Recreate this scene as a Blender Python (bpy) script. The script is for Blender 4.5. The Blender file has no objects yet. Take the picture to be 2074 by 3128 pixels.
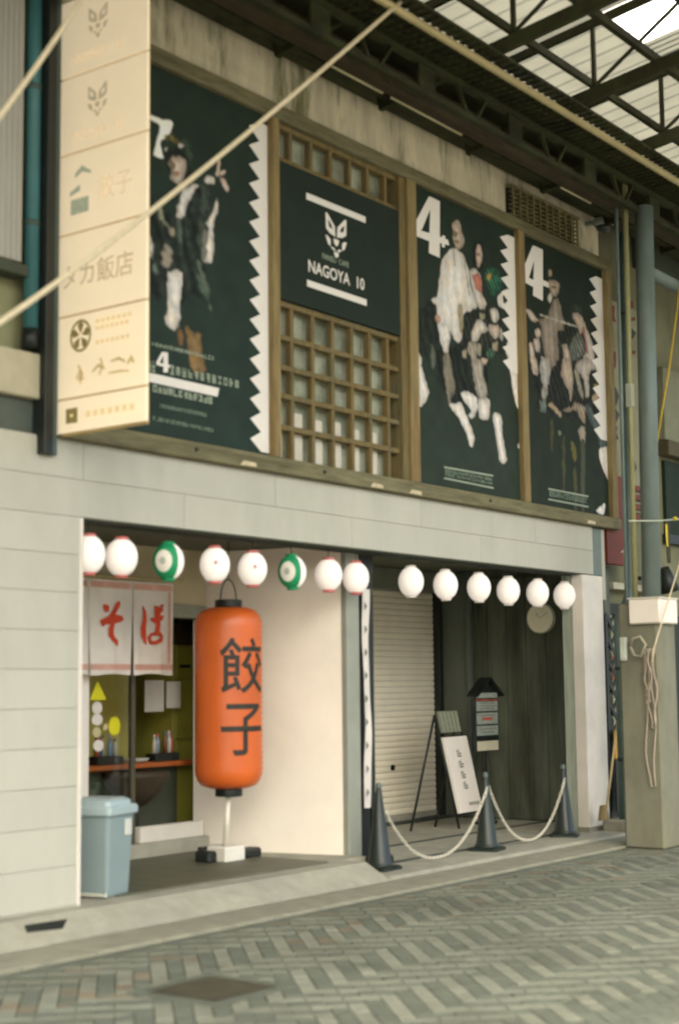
import bpy, math, random
from math import radians, sin, cos, pi, tan
from mathutils import Vector, Matrix

random.seed(7)
scene = bpy.context.scene
COL = scene.collection

# ------------------------------------------------------------------ camera
# world: X runs along the shop front (away from the camera), Y into the shop, Z up; metres
CAM = Vector((0.0, -7.88, 1.65))
YAW, PITCH, ROLL = radians(36.85), radians(6.62), radians(-0.64)
FPX = 4600.0 * 1568 / 2074          # focal length for a 1568 x 2365 frame
_d = Vector((cos(YAW) * cos(PITCH), sin(YAW) * cos(PITCH), sin(PITCH)))
_r = Vector((sin(YAW), -cos(YAW), 0.0))
_u = _r.cross(_d)
RR = _r * cos(ROLL) + _u * sin(ROLL)
UU = -_r * sin(ROLL) + _u * cos(ROLL)
DD = _d
cam_data = bpy.data.cameras.new('camera')
cam = bpy.data.objects.new('camera', cam_data)
COL.objects.link(cam)
cam.matrix_world = Matrix(((RR.x, UU.x, -DD.x, CAM.x), (RR.y, UU.y, -DD.y, CAM.y), (RR.z, UU.z, -DD.z, CAM.z), (0, 0, 0, 1)))
cam_data.sensor_fit = 'VERTICAL'
cam_data.sensor_height = 36.0
cam_data.sensor_width = 24.0
cam_data.lens = 36.0 * 4600.0 / 3128.0
cam_data.clip_start = 0.1
cam_data.clip_end = 1000.0
cam_data.dof.use_dof = True           # the photograph is soft all over, most of all close by
cam_data.dof.focus_distance = 60.0
cam_data.dof.aperture_fstop = 1.75
scene.camera = cam

# ------------------------------------------------------------------ world and sun
SUN_EL, SUN_AZ = radians(55), radians(215)     # azimuth of the sun, measured from +X towards +Y
world = bpy.data.worlds.new('World')
scene.world = world
world.use_nodes = True
wn = world.node_tree
bg = wn.nodes['Background']
sky = wn.nodes.new('ShaderNodeTexSky')
sky.sky_type = 'NISHITA'
sky.sun_disc = False
sky.sun_elevation = SUN_EL
sky.sun_rotation = radians(90) - SUN_AZ
sky.air_density = 0.7
sky.dust_density = 8.0
sky.ozone_density = 0.6
tint = wn.nodes.new('ShaderNodeMix')
tint.data_type = 'RGBA'
tint.blend_type = 'MULTIPLY'
tint.inputs[0].default_value = 1.0
tint.inputs[7].default_value = (0.965, 1.0, 0.885, 1.0)
wn.links.new(sky.outputs[0], tint.inputs[6])
wn.links.new(tint.outputs[2], bg.inputs[0])
bg.inputs[1].default_value = 0.15
sun_data = bpy.data.lights.new('sun', 'SUN')
sun_data.energy = 1.2
sun_data.angle = radians(12.0)
sun_data.color = (1.0, 0.93, 0.82)
sun = bpy.data.objects.new('sun', sun_data)
COL.objects.link(sun)
_s = Vector((cos(SUN_EL) * cos(SUN_AZ), cos(SUN_EL) * sin(SUN_AZ), sin(SUN_EL)))
sun.rotation_euler = _s.to_track_quat('Z', 'Y').to_euler()
sun.location = (0, -10, 30)

scene.view_settings.view_transform = 'Standard'
scene.view_settings.look = 'None'
scene.view_settings.exposure = 2.65
scene.view_settings.gamma = 1.0
scene.view_settings.use_curve_mapping = False
scene.cycles.use_denoising = True
scene.cycles.max_bounces = 8
scene.cycles.diffuse_bounces = 5
scene.cycles.transmission_bounces = 6
scene.cycles.transparent_max_bounces = 8
scene.cycles.sample_clamp_indirect = 6.0

# ------------------------------------------------------------------ measuring the photograph
def ray(px, py):
    return DD + RR * ((px - 784.0) / FPX) - UU * ((py - 1182.5) / FPX)
def atY(px, py, Y):
    r = ray(px, py)
    return CAM + r * ((Y - CAM.y) / r.y)
def atX(px, py, X):
    r = ray(px, py)
    return CAM + r * ((X - CAM.x) / r.x)
def atZ(px, py, Z):
    r = ray(px, py)
    return CAM + r * ((Z - CAM.z) / r.z)

# ------------------------------------------------------------------ materials
MATS = {}
def mat(name, col, rough=0.65, var=0.12, scale=6.0, stretch=(1, 1, 1), bump=0.0, bscale=60.0, metal=0.0, rnd=0.0,
        spec=0.4, col2=None, c2scale=2.0, c2lo=0.45, c2hi=0.65, emit=0.0, sheen=0.0):
    if name in MATS:
        return MATS[name]
    m = bpy.data.materials.new(name)
    m.use_nodes = True
    nt = m.node_tree
    b = nt.nodes['Principled BSDF']
    b.inputs['Roughness'].default_value = rough
    b.inputs['Metallic'].default_value = metal
    b.inputs['Specular IOR Level'].default_value = spec
    geo = nt.nodes.new('ShaderNodeNewGeometry')
    mp = nt.nodes.new('ShaderNodeMapping')
    mp.inputs['Scale'].default_value = stretch
    nt.links.new(geo.outputs['Position'], mp.inputs['Vector'])
    def noise(sc, det=4.0):
        n = nt.nodes.new('ShaderNodeTexNoise')
        n.inputs['Scale'].default_value = sc
        n.inputs['Detail'].default_value = det
        n.inputs['Roughness'].default_value = 0.62
        nt.links.new(mp.outputs[0], n.inputs['Vector'])
        return n
    n1 = noise(scale)
    rgb = nt.nodes.new('ShaderNodeRGB')
    rgb.outputs[0].default_value = (*col, 1)
    cur = rgb.outputs[0]
    if col2 is not None:
        n2 = noise(c2scale, 5.0)
        mr = nt.nodes.new('ShaderNodeMapRange')
        mr.inputs[1].default_value = c2lo
        mr.inputs[2].default_value = c2hi
        nt.links.new(n2.outputs[0], mr.inputs[0])
        mx = nt.nodes.new('ShaderNodeMix')
        mx.data_type = 'RGBA'
        nt.links.new(mr.outputs[0], mx.inputs[0])
        nt.links.new(cur, mx.inputs[6])
        mx.inputs[7].default_value = (*col2, 1)
        cur = mx.outputs[2]
    hsv = nt.nodes.new('ShaderNodeHueSaturation')
    nt.links.new(cur, hsv.inputs['Color'])
    mr = nt.nodes.new('ShaderNodeMapRange')
    mr.inputs[1].default_value = 0.3
    mr.inputs[2].default_value = 0.7
    mr.inputs[3].default_value = 1 - var
    mr.inputs[4].default_value = 1 + var
    nt.links.new(n1.outputs[0], mr.inputs[0])
    val = mr.outputs[0]
    if rnd > 0:
        oi = nt.nodes.new('ShaderNodeObjectInfo')
        mr2 = nt.nodes.new('ShaderNodeMapRange')
        mr2.inputs[3].default_value = 1 - rnd
        mr2.inputs[4].default_value = 1 + rnd
        nt.links.new(oi.outputs['Random'], mr2.inputs[0])
        mu = nt.nodes.new('ShaderNodeMath')
        mu.operation = 'MULTIPLY'
        nt.links.new(val, mu.inputs[0])
        nt.links.new(mr2.outputs[0], mu.inputs[1])
        val = mu.outputs[0]
    nt.links.new(val, hsv.inputs['Value'])
    nt.links.new(hsv.outputs[0], b.inputs['Base Color'])
    if emit > 0:
        nt.links.new(hsv.outputs[0], b.inputs['Emission Color'])
        b.inputs['Emission Strength'].default_value = emit
    if bump > 0:
        nb = noise(bscale, 3.0)
        bp = nt.nodes.new('ShaderNodeBump')
        bp.inputs['Strength'].default_value = bump
        bp.inputs['Distance'].default_value = 0.01
        nt.links.new(nb.outputs[0], bp.inputs['Height'])
        nt.links.new(bp.outputs[0], b.inputs['Normal'])
    MATS[name] = m
    return m

def paper(name, col, trans=0.5, rough=0.7):
    """thin stuff that lets light through: roof sheeting, lantern paper, cloth"""
    if name in MATS:
        return MATS[name]
    m = bpy.data.materials.new(name)
    m.use_nodes = True
    nt = m.node_tree
    out = nt.nodes['Material Output']
    b = nt.nodes['Principled BSDF']
    b.inputs['Roughness'].default_value = rough
    b.inputs['Specular IOR Level'].default_value = 0.2
    geo = nt.nodes.new('ShaderNodeNewGeometry')
    n = nt.nodes.new('ShaderNodeTexNoise')
    n.inputs['Scale'].default_value = 2.5
    n.inputs['Detail'].default_value = 5
    nt.links.new(geo.outputs['Position'], n.inputs['Vector'])
    mr = nt.nodes.new('ShaderNodeMapRange')
    mr.inputs[1].default_value = 0.3
    mr.inputs[2].default_value = 0.7
    mr.inputs[3].default_value = 0.86
    mr.inputs[4].default_value = 1.08
    nt.links.new(n.outputs[0], mr.inputs[0])
    hsv = nt.nodes.new('ShaderNodeHueSaturation')
    hsv.inputs['Color'].default_value = (*col, 1)
    nt.links.new(mr.outputs[0], hsv.inputs['Value'])
    nt.links.new(hsv.outputs[0], b.inputs['Base Color'])
    t = nt.nodes.new('ShaderNodeBsdfTranslucent')
    nt.links.new(hsv.outputs[0], t.inputs['Color'])
    mx = nt.nodes.new('ShaderNodeMixShader')
    mx.inputs[0].default_value = trans
    nt.links.new(b.outputs[0], mx.inputs[1])
    nt.links.new(t.outputs[0], mx.inputs[2])
    nt.links.new(mx.outputs[0], out.inputs['Surface'])
    MATS[name] = m
    return m

def glass(name, col=(0.9, 0.95, 0.92), rough=0.02):
    if name in MATS:
        return MATS[name]
    m = bpy.data.materials.new(name)
    m.use_nodes = True
    nt = m.node_tree
    out = nt.nodes['Material Output']
    tr = nt.nodes.new('ShaderNodeBsdfTransparent')
    tr.inputs[0].default_value = (*col, 1)
    gl = nt.nodes.new('ShaderNodeBsdfGlossy')
    gl.inputs['Roughness'].default_value = rough
    fr = nt.nodes.new('ShaderNodeFresnel')
    fr.inputs[0].default_value = 1.45
    mx = nt.nodes.new('ShaderNodeMixShader')
    nt.links.new(fr.outputs[0], mx.inputs[0])
    nt.links.new(tr.outputs[0], mx.inputs[1])
    nt.links.new(gl.outputs[0], mx.inputs[2])
    nt.links.new(mx.outputs[0], out.inputs['Surface'])
    MATS[name] = m
    return m

# ------------------------------------------------------------------ mesh helpers
WO = {}      # world origin of every object built here
class MB:
    def __init__(s):
        s.v, s.f = [], []
    def add(s, vs, fs):
        o = len(s.v)
        s.v += [Vector(v) for v in vs]
        s.f += [[i + o for i in f] for f in fs]
        return s
    def box(s, x0, x1, y0, y1, z0, z1):
        return s.add([(x0, y0, z0), (x1, y0, z0), (x1, y1, z0), (x0, y1, z0), (x0, y0, z1), (x1, y0, z1), (x1, y1, z1), (x0, y1, z1)],
                     [(0, 3, 2, 1), (4, 5, 6, 7), (0, 1, 5, 4), (1, 2, 6, 5), (2, 3, 7, 6), (3, 0, 4, 7)])
    def bev(s, x0, x1, y0, y1, z0, z1, b=0.006):
        """box with its eight corners and twelve edges cut"""
        vs, idx = [], {}
        X, Y, Z = (x0, x1), (y0, y1), (z0, z1)
        for i in (0, 1):
            for j in (0, 1):
                for k in (0, 1):
                    sx, sy, sz = (1, -1)[i] * b, (1, -1)[j] * b, (1, -1)[k] * b
                    for a, p in enumerate(((X[i], Y[j] + sy, Z[k] + sz), (X[i] + sx, Y[j], Z[k] + sz), (X[i] + sx, Y[j] + sy, Z[k]))):
                        idx[i, j, k, a] = len(vs)
                        vs.append(p)
        g = lambda i, j, k, a: idx[i, j, k, a]
        fs = []
        for i in (0, 1):
            q = [g(i, 0, 0, 0), g(i, 1, 0, 0), g(i, 1, 1, 0), g(i, 0, 1, 0)]
            fs.append(q if i else q[::-1])
            q = [g(0, i, 0, 1), g(0, i, 1, 1), g(1, i, 1, 1), g(1, i, 0, 1)]
            fs.append(q if i else q[::-1])
            q = [g(0, 0, i, 2), g(1, 0, i, 2), g(1, 1, i, 2), g(0, 1, i, 2)]
            fs.append(q if i else q[::-1])
        for j in (0, 1):
            for k in (0, 1):
                fs.append([g(0, j, k, 1), g(1, j, k, 1), g(1, j, k, 2), g(0, j, k, 2)])
                fs.append([g(j, 0, k, 0), g(j, 1, k, 0), g(j, 1, k, 2), g(j, 0, k, 2)])
                fs.append([g(j, k, 0, 0), g(j, k, 1, 0), g(j, k, 1, 1), g(j, k, 0, 1)])
        for i in (0, 1):
            for j in (0, 1):
                for k in (0, 1):
                    fs.append([g(i, j, k, 0), g(i, j, k, 1), g(i, j, k, 2)])
        return s.add(vs, fs)
    def tube(s, pts, r, n=8, cap=True):
        pts = [Vector(p) for p in pts]
        rs = r if isinstance(r, (list, tuple)) else [r] * len(pts)
        o = len(s.v)
        prev = None
        for i, p in enumerate(pts):
            t = (pts[min(i + 1, len(pts) - 1)] - pts[max(i - 1, 0)]).normalized()
            a = Vector((0, 0, 1)) if abs(t.z) < 0.9 else Vector((1, 0, 0))
            if prev is not None:
                a = prev
            x = (a - t * a.dot(t)).normalized()
            y = t.cross(x)
            prev = x
            for k in range(n):
                an = 2 * pi * k / n
                s.v.append(p + (x * cos(an) + y * sin(an)) * rs[i])
        for i in range(len(pts) - 1):
            for k in range(n):
                s.f.append([o + i * n + k, o + i * n + (k + 1) % n, o + (i + 1) * n + (k + 1) % n, o + (i + 1) * n + k])
        if cap:
            s.f.append([o + k for k in range(n)][::-1])
            s.f.append([o + (len(pts) - 1) * n + k for k in range(n)])
        return s
    def bar(s, a, b, w, h, up=(0, 0, 1)):
        """rectangular bar from a to b, w wide and h high"""
        a, b = Vector(a), Vector(b)
        t = (b - a).normalized()
        up = Vector(up)
        sd = t.cross(up)
        if sd.length < 1e-4:
            sd = Vector((1, 0, 0))
        sd.normalize()
        u2 = sd.cross(t).normalized()
        vs = []
        for p in (a, b):
            for q, w2 in ((-1, -1), (1, -1), (1, 1), (-1, 1)):
                vs.append(p + sd * (q * w / 2) + u2 * (w2 * h / 2))
        return s.add(vs, [(0, 3, 2, 1), (4, 5, 6, 7), (0, 1, 5, 4), (1, 2, 6, 5), (2, 3, 7, 6), (3, 0, 4, 7)])
    def lathe(s, prof, c=(0, 0, 0), n=24):
        o = len(s.v)
        c = Vector(c)
        for r, z in prof:
            for k in range(n):
                a = 2 * pi * k / n
                s.v.append(c + Vector((r * cos(a), r * sin(a), z)))
        for i in range(len(prof) - 1):
            for k in range(n):
                s.f.append([o + i * n + k, o + i * n + (k + 1) % n, o + (i + 1) * n + (k + 1) % n, o + (i + 1) * n + k])
        s.f.append([o + k for k in range(n)][::-1])
        s.f.append([o + (len(prof) - 1) * n + k for k in range(n)])
        return s
    def prism(s, poly, off):
        """polygon (list of 3-D points) given thickness by the vector off"""
        n = len(poly)
        off = Vector(off)
        o = len(s.v)
        s.v += [Vector(p) for p in poly] + [Vector(p) + off for p in poly]
        s.f.append([o + i for i in range(n)][::-1])
        s.f.append([o + n + i for i in range(n)])
        for i in range(n):
            j = (i + 1) % n
            s.f.append([o + i, o + j, o + n + j, o + n + i])
        return s
    def build(s, name, m, parent=None, origin=None, smooth=False):
        L = WO[parent.name] if parent is not None else (Vector(origin) if origin is not None else Vector((0, 0, 0)))
        me = bpy.data.meshes.new(name)
        me.from_pydata([tuple(v - L) for v in s.v], [], s.f)
        if smooth:
            me.polygons.foreach_set('use_smooth', [True] * len(me.polygons))
        me.materials.append(m)
        me.update()
        import bmesh
        bm = bmesh.new()
        bm.from_mesh(me)
        bmesh.ops.recalc_face_normals(bm, faces=bm.faces[:])
        bm.to_mesh(me)
        bm.free()
        o = bpy.data.objects.new(name, me)
        COL.objects.link(o)
        if parent is not None:
            o.parent = parent
        else:
            o.location = L
        WO[o.name] = L
        return o

def tag(o, label=None, cat=None, group=None, kind=None):
    if label: o['label'] = label
    if cat: o['category'] = cat
    if group: o['group'] = group
    if kind: o['kind'] = kind
    return o
def thing(name, loc, label, cat, group=None, rz=0.0):
    o = bpy.data.objects.new(name, None)
    o.empty_display_size = 0.1
    COL.objects.link(o)
    o.location = loc
    o.rotation_euler = (0, 0, rz)
    WO[o.name] = Vector(loc) if rz == 0 else Vector((0, 0, 0))
    return tag(o, label, cat, group)
def copy_tree(o, parent=None):
    c = o.copy()
    COL.objects.link(c)
    c.parent = parent
    for ch in [x for x in o.children]:
        copy_tree(ch, c)
    return c

def text(body, m, parent, name, p0, ux, uy, size, squeeze=1.0, thick=0.002, font_bold=0.0, rot=0.0):
    """lettering as a thin mesh: p0 is the lower left corner of the line, ux to the right, uy upwards"""
    cu = bpy.data.curves.new('lettering', 'FONT')
    cu.body = body
    cu.size = size
    cu.offset = font_bold
    cu.resolution_u = 3
    t = bpy.data.objects.new('lettering_source', cu)
    COL.objects.link(t)
    bpy.context.view_layer.update()
    me = bpy.data.meshes.new_from_object(t.evaluated_get(bpy.context.evaluated_depsgraph_get()))
    bpy.data.objects.remove(t)
    ux, uy = Vector(ux).normalized(), Vector(uy).normalized()
    nz = ux.cross(uy)
    L = WO[parent.name]
    for v in me.vertices:
        v.co = Vector(p0) + ux * (v.co.x * squeeze) + uy * v.co.y + nz * thick - L
    me.name = name
    me.materials.clear()
    me.materials.append(m)
    o = bpy.data.objects.new(name, me)
    COL.objects.link(o)
    o.parent = parent
    WO[o.name] = L
    return o

# palette ------------------------------------------------------------
M_SIDE = mat('pale_siding', (0.465, 0.445, 0.372), 0.6, 0.05, 3.0, (1, 1, 0.4), bump=0.06, bscale=140, rnd=0.035, col2=(0.385, 0.375, 0.305), c2scale=1.1, c2lo=0.48, c2hi=0.75)
M_JOINT = mat('siding_joint', (0.44, 0.42, 0.35), 0.9)
M_CREAM = mat('cream_render', (0.90, 0.82, 0.71), 0.85, 0.04, 2.0, bump=0.05, bscale=90, col2=(0.83, 0.75, 0.64), c2scale=0.7)
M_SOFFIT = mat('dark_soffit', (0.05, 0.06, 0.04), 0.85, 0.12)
M_CONC = mat('stained_concrete', (0.72, 0.64, 0.46), 0.9, 0.2, 3.0, (1.8, 1.8, 0.42), 0.2, 30, col2=(0.20, 0.19, 0.10), c2scale=1.9, c2lo=0.50, c2hi=0.66)
M_OLIVE = mat('olive_wall', (0.24, 0.24, 0.13), 0.9, 0.2, 4.0, (1, 1, 0.5), 0.1, 40)
M_SLAB = mat('slab_concrete', (0.32, 0.305, 0.24), 0.85, 0.14, 5.0, bump=0.12, bscale=60, col2=(0.28, 0.27, 0.22), c2scale=1.4)
M_FILLET = mat('kerb_concrete', (0.23, 0.22, 0.165), 0.9, 0.16, 6.0, bump=0.15, bscale=60, col2=(0.24, 0.23, 0.17), c2scale=1.8)
M_TILE = mat('dark_floor_tile', (0.095, 0.095, 0.06), 0.55, 0.12, 6.0, bump=0.05, rnd=0.06)
M_WOOD = mat('weathered_timber', (0.175, 0.155, 0.085), 0.85, 0.3, 5.0, (0.7, 4, 6), 0.25, 50, col2=(0.12, 0.105, 0.055), c2scale=1.2)
M_BROWN = mat('brown_timber', (0.165, 0.115, 0.040), 0.8, 0.3, 6.0, (5, 5, 0.6), 0.15, 50, col2=(0.13, 0.115, 0.06), c2scale=2.2)
M_BLACKG = mat('poster_black', (0.018, 0.028, 0.019), 0.7, 0.12, 3.0, spec=0.2)
M_PWHITE = mat('print_white', (0.80, 0.74, 0.68), 0.6, 0.03)
M_PSKIN = mat('print_skin', (0.62, 0.44, 0.33), 0.6, 0.2, 14.0, (1.6, 1, 0.7), col2=(0.05, 0.055, 0.042), c2scale=7.0, c2lo=0.50, c2hi=0.66)
M_PCREAM = mat('print_cream', (0.74, 0.66, 0.58), 0.6, 0.2, 14.0, (1.6, 1, 0.7), col2=(0.05, 0.055, 0.042), c2scale=7.0, c2lo=0.50, c2hi=0.66)
M_PGREY = mat('print_grey', (0.17, 0.18, 0.155), 0.6, 0.2, 14.0, (1.6, 1, 0.7), col2=(0.05, 0.055, 0.042), c2scale=7.0, c2lo=0.50, c2hi=0.66)
M_PTAUPE = mat('print_taupe', (0.36, 0.29, 0.22), 0.6, 0.2, 14.0, (1.6, 1, 0.7), col2=(0.05, 0.055, 0.042), c2scale=7.0, c2lo=0.50, c2hi=0.66)
M_PRED = mat('print_red', (0.60, 0.12, 0.07), 0.6, 0.2, 14.0, (1.6, 1, 0.7), col2=(0.05, 0.055, 0.042), c2scale=7.0, c2lo=0.50, c2hi=0.66)
M_PGREEN = mat('print_green', (0.03, 0.20, 0.11), 0.6, 0.2, 14.0, (1.6, 1, 0.7), col2=(0.05, 0.055, 0.042), c2scale=7.0, c2lo=0.50, c2hi=0.66)
M_PGOLD = mat('print_gold', (0.42, 0.26, 0.09), 0.6, 0.2, 14.0, (1.6, 1, 0.7), col2=(0.05, 0.055, 0.042), c2scale=7.0, c2lo=0.50, c2hi=0.66)
M_PROBE = mat('print_robe', (0.80, 0.73, 0.66), 0.6, 0.10, 10.0, (6, 1, 0.6), col2=(0.40, 0.35, 0.28), c2scale=5.0, c2lo=0.52, c2hi=0.72)
M_PDARK = mat('print_dim', (0.032, 0.046, 0.034), 0.6, 0.3, 14.0)
M_PTEXT = mat('print_pale_green', (0.30, 0.34, 0.25), 0.6, 0.1)
M_STEEL = mat('olive_steel', (0.032, 0.035, 0.012), 0.7, 0.25, 5.0, spec=0.25, col2=(0.018, 0.017, 0.007), c2scale=3.0)
M_PALEPIPE = mat('pale_pipe', (0.42, 0.34, 0.17), 0.55, 0.12, 4.0)
M_ROPE = mat('cream_rope', (0.60, 0.50, 0.33), 0.8, 0.1, 30.0)
M_BLACK = mat('black_paint', (0.012, 0.015, 0.013), 0.45, 0.2, 6.0)
M_GREYSTEEL = mat('grey_steel', (0.13, 0.165, 0.15), 0.45, 0.18, 5.0, (1, 1, 0.3))
M_CONDUIT = mat('dark_conduit', (0.055, 0.085, 0.075), 0.5, 0.15)
M_TEAL = mat('teal_pipe', (0.045, 0.15, 0.16), 0.45, 0.15, 5.0, (1, 1, 0.3))

# ------------------------------------------------------------------ street
STREET_Z = 0.0
b = MB().box(-60, 90, -60, -0.86, -0.30, -0.022)
street = tag(b.build('street', mat('paver_bedding', (0.10, 0.10, 0.075), 0.95, 0.15)), kind='structure')
M_PV_L = mat('paver_pale', (0.190, 0.195, 0.150), 0.85, 0.14, 9.0, bump=0.2, bscale=90, rnd=0.06, col2=(0.132, 0.134, 0.10), c2scale=0.9)
M_PV_D = mat('paver_dark', (0.105, 0.115, 0.087), 0.85, 0.14, 9.0, bump=0.2, bscale=90, rnd=0.07, col2=(0.088, 0.094, 0.07), c2scale=0.9)
M_PV_T = mat('paver_tan', (0.17, 0.14, 0.095), 0.85, 0.16, 9.0, bump=0.2, bscale=90, rnd=0.12, col2=(0.14, 0.12, 0.075), c2scale=1.2)
ROWH = 0.4243
def clip(poly, y, keep_above):
    out = []
    for i in range(len(poly)):
        a, c = poly[i], poly[(i + 1) % len(poly)]
        ia, ic = ((a[1] >= y), (c[1] >= y)) if keep_above else ((a[1] <= y), (c[1] <= y))
        if ia:
            out.append(a)
        if ia != ic:
            t = (y - a[1]) / (c[1] - a[1])
            out.append((a[0] + (c[0] - a[0]) * t, y))
    return out
pv = []          # (distance, polygon, material key)
g = 0.0045
MH = [(6.15, -1.93), (6.65, -1.93), (6.65, -2.41), (6.15, -2.41)]   # cover in the paving
row = 0
ytop = -0.878
rows = []
y = -0.96
while y > -4.50:
    rows.append((max(y - ROWH, -4.58), y, row))
    y -= ROWH
    row += 1
for (ya, yb, ri) in rows:
    sgn = 1 if ri % 2 == 1 else -1            # direction of the bars in this row
    w = 0.1
    stepx = w * math.sqrt(2)
    nb = int(26 / stepx)
    for k in range(-8, nb):
        x0 = 3.4 + k * stepx + (0.0)
        # bar axis starts at the row's top edge at x0 and runs down at 45 degrees
        ax = Vector((-sgn * 0.7071, -0.7071))
        nx = Vector((0.7071, -sgn * 0.7071))
        start = Vector((x0, yb)) - ax * 0.05
        s = 0.0
        light = (k % 2 == 0) if sgn > 0 else (k % 2 == 1)
        for q in range(4):
            a0, a1 = s + g / 2, s + 0.2 - g / 2
            s += 0.2
            p = []
            for (aa, ww) in ((a0, -w / 2 + g / 2), (a1, -w / 2 + g / 2), (a1, w / 2 - g / 2), (a0, w / 2 - g / 2)):
                v = start + ax * aa + nx * ww
                p.append((v.x, v.y))
            p = clip(clip(p, yb - g / 2, False), ya + g / 2, True)
            if len(p) < 3:
                continue
            cx = sum(v[0] for v in p) / len(p)
            cy = sum(v[1] for v in p) / len(p)
            ar = abs(sum(p[i][0] * p[(i + 1) % len(p)][1] - p[(i + 1) % len(p)][0] * p[i][1] for i in range(len(p)))) / 2
            if ar < 0.0007 or (6.10 < cx < 6.70 and -2.46 < cy < -1.88):
                continue
            key = 'L' if light else 'D'
            rr = random.random()
            if key == 'L' and rr < 0.03: key = 'D'
            if cy > -1.9 and random.random() < 0.09: key = 'T'
            if cy < -4.2: key = 'D'
            pv.append((p, key, cx, cy, ar))
def in_view(x, y, z=0.0):
    v = Vector((x, y, z)) - CAM
    dp = v.dot(DD)
    if dp < 0.5: return None
    px, py = 784 + FPX * v.dot(RR) / dp, 1182.5 - FPX * v.dot(UU) / dp
    if -25 < px < 1593 and -25 < py < 2385: return dp
    return None
vis, rest = [], []
for p in pv:
    dp = in_view(p[2], p[3])
    (vis if dp else rest).append((p, dp))
vis.sort(key=lambda t: -t[0][4] / (t[1] ** 3))
PM = {'L': M_PV_L, 'D': M_PV_D, 'T': M_PV_T}
def paver_mesh(mb, p):
    z = random.uniform(-0.0025, 0.0025)
    poly = p[0]
    cx, cy = p[2], p[3]
    n = len(poly)
    top = [Vector((cx + (q[0] - cx) * 0.955, cy + (q[1] - cy) * 0.955, z)) for q in poly]
    mid = [Vector((q[0], q[1], z - 0.005)) for q in poly]
    bot = [Vector((q[0], q[1], -0.024)) for q in poly]
    o = len(mb.v)
    mb.v += top + mid + bot
    mb.f.append([o + i for i in range(n)])
    for i in range(n):
        j = (i + 1) % n
        mb.f.append([o + i, o + n + i, o + n + j, o + j])
        mb.f.append([o + n + i, o + 2 * n + i, o + 2 * n + j, o + n + j])
for (p, dp) in vis[:300]:
    mb = MB()
    paver_mesh(mb, p)
    mb.build('paver', PM[p[1]], street)
for key in 'LDT':
    mb = MB()
    for (p, dp) in vis[300:] + rest:
        if p[1] == key:
            paver_mesh(mb, p)
    tag(mb.build('paving', PM[key], street), kind='stuff')
# straight courses along the kerb and the drain line on the far side of the paving
mb = MB()
for k in range(110):
    mb.bev(2.6 + k * 0.2 + g / 2, 2.8 + k * 0.2 - g / 2, -0.955, -0.868, -0.024, 0.001, 0.003)
tag(mb.build('edging_course', M_PV_D, street), kind='stuff')
mb = MB()
for k in range(70):
    mb.bev(0.6 + k * 0.3 + g / 2, 0.9 + k * 0.3 - g / 2, -4.80, -4.60, -0.024, 0.0, 0.003)
    mb.bev(0.6 + k * 0.3 + g / 2, 0.9 + k * 0.3 - g / 2, -5.12, -4.84, -0.024, -0.002, 0.003)
tag(mb.build('drain_course', mat('drain_course', (0.15, 0.155, 0.12), 0.85, 0.15, 9.0), street), kind='stuff')
mb = MB().box(-20, 60, -30, -5.14, -0.024, -0.004)
mb.build('asphalt_lane', mat('asphalt_lane', (0.11, 0.11, 0.10), 0.9, 0.2, 30.0), street)

# cast-iron cover lying square to the kerb
cov = thing('manhole_cover', (6.40, -2.17, 0), 'dark square metal cover set in the patterned paving', 'cover')
MB().bev(6.06, 6.74, -2.50, -1.84, -0.02, 0.0045, 0.003).build('surround', M_PV_D, cov)
mb = MB().box(6.14, 6.66, -2.42, -1.92, 0.0, 0.006)
mb.build('frame', mat('iron_dark', (0.04, 0.038, 0.025), 0.6, 0.2), cov)
mb = MB()
for i in range(12):
    for j in range(12):
        mb.box(6.175 + i * 0.0375, 6.205 + i * 0.0375, -2.395 + j * 0.0375, -2.365 + j * 0.0375, 0.006, 0.009)
mb.build('tread_plate', mat('iron_tread', (0.055, 0.05, 0.032), 0.55, 0.25), cov)

# kerb strip: pale stones along the shop front
kerb = tag(MB().box(-20, 40, -0.862, -0.40, -0.3, -0.004).build('kerb', M_FILLET), kind='structure')
for k in range(26):
    x0 = 3.2 + k * 0.6
    MB().bev(x0 + 0.003, x0 + 0.597, -0.858, -0.405, -0.1, 0.022 + random.uniform(-0.002, 0.002), 0.008).build('kerb_stone', M_FILLET, kerb)

# raised shop floor with a mortar ramp down to the kerb
FZ = 0.17
pave = MB()
pave.add([(-2, -0.16, FZ), (10.62, -0.16, FZ - 0.01), (10.62, 2.5, FZ), (-2, 2.5, FZ), (-2, -0.40, 0.03), (10.62, -0.40, 0.03), (-2, -0.40, -0.2), (10.62, -0.40, -0.2), (10.62, 2.5, -0.2), (-2, 2.5, -0.2)],
         [(0, 1, 2, 3), (4, 5, 1, 0), (6, 7, 5, 4), (1, 5, 7, 8, 2), (6, 4, 0, 3, 9), (3, 2, 8, 9), (6, 9, 8, 7)])
pave.box(10.6205, 11.0, 0.12, 2.6, -0.2, FZ - 0.012)
floor1 = tag(pave.build('floor', M_SLAB), kind='structure')
for i in range(8):
    for j in range(5):
        x0, y0 = 7.9 + i * 0.31, 0.06 + j * 0.31
        if x0 < 10.3:
            MB().bev(x0 + 0.002, x0 + 0.308, y0 + 0.002, y0 + 0.308, FZ - 0.01, FZ + 0.006, 0.002).build('floor_tile', M_TILE, floor1)
F2 = 0.045
floor2 = tag(MB().box(10.625, 19, -0.40, 6.0, -0.25, F2).build('pavement', M_SLAB), kind='structure')
for k in range(5):
    x0 = 10.64 + k * 1.05
    MB().bev(x0 + 0.004, x0 + 1.046, -0.395, 0.10, F2 - 0.02, F2 + 0.006, 0.004).build('paving_slab', M_SLAB, floor2)
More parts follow.
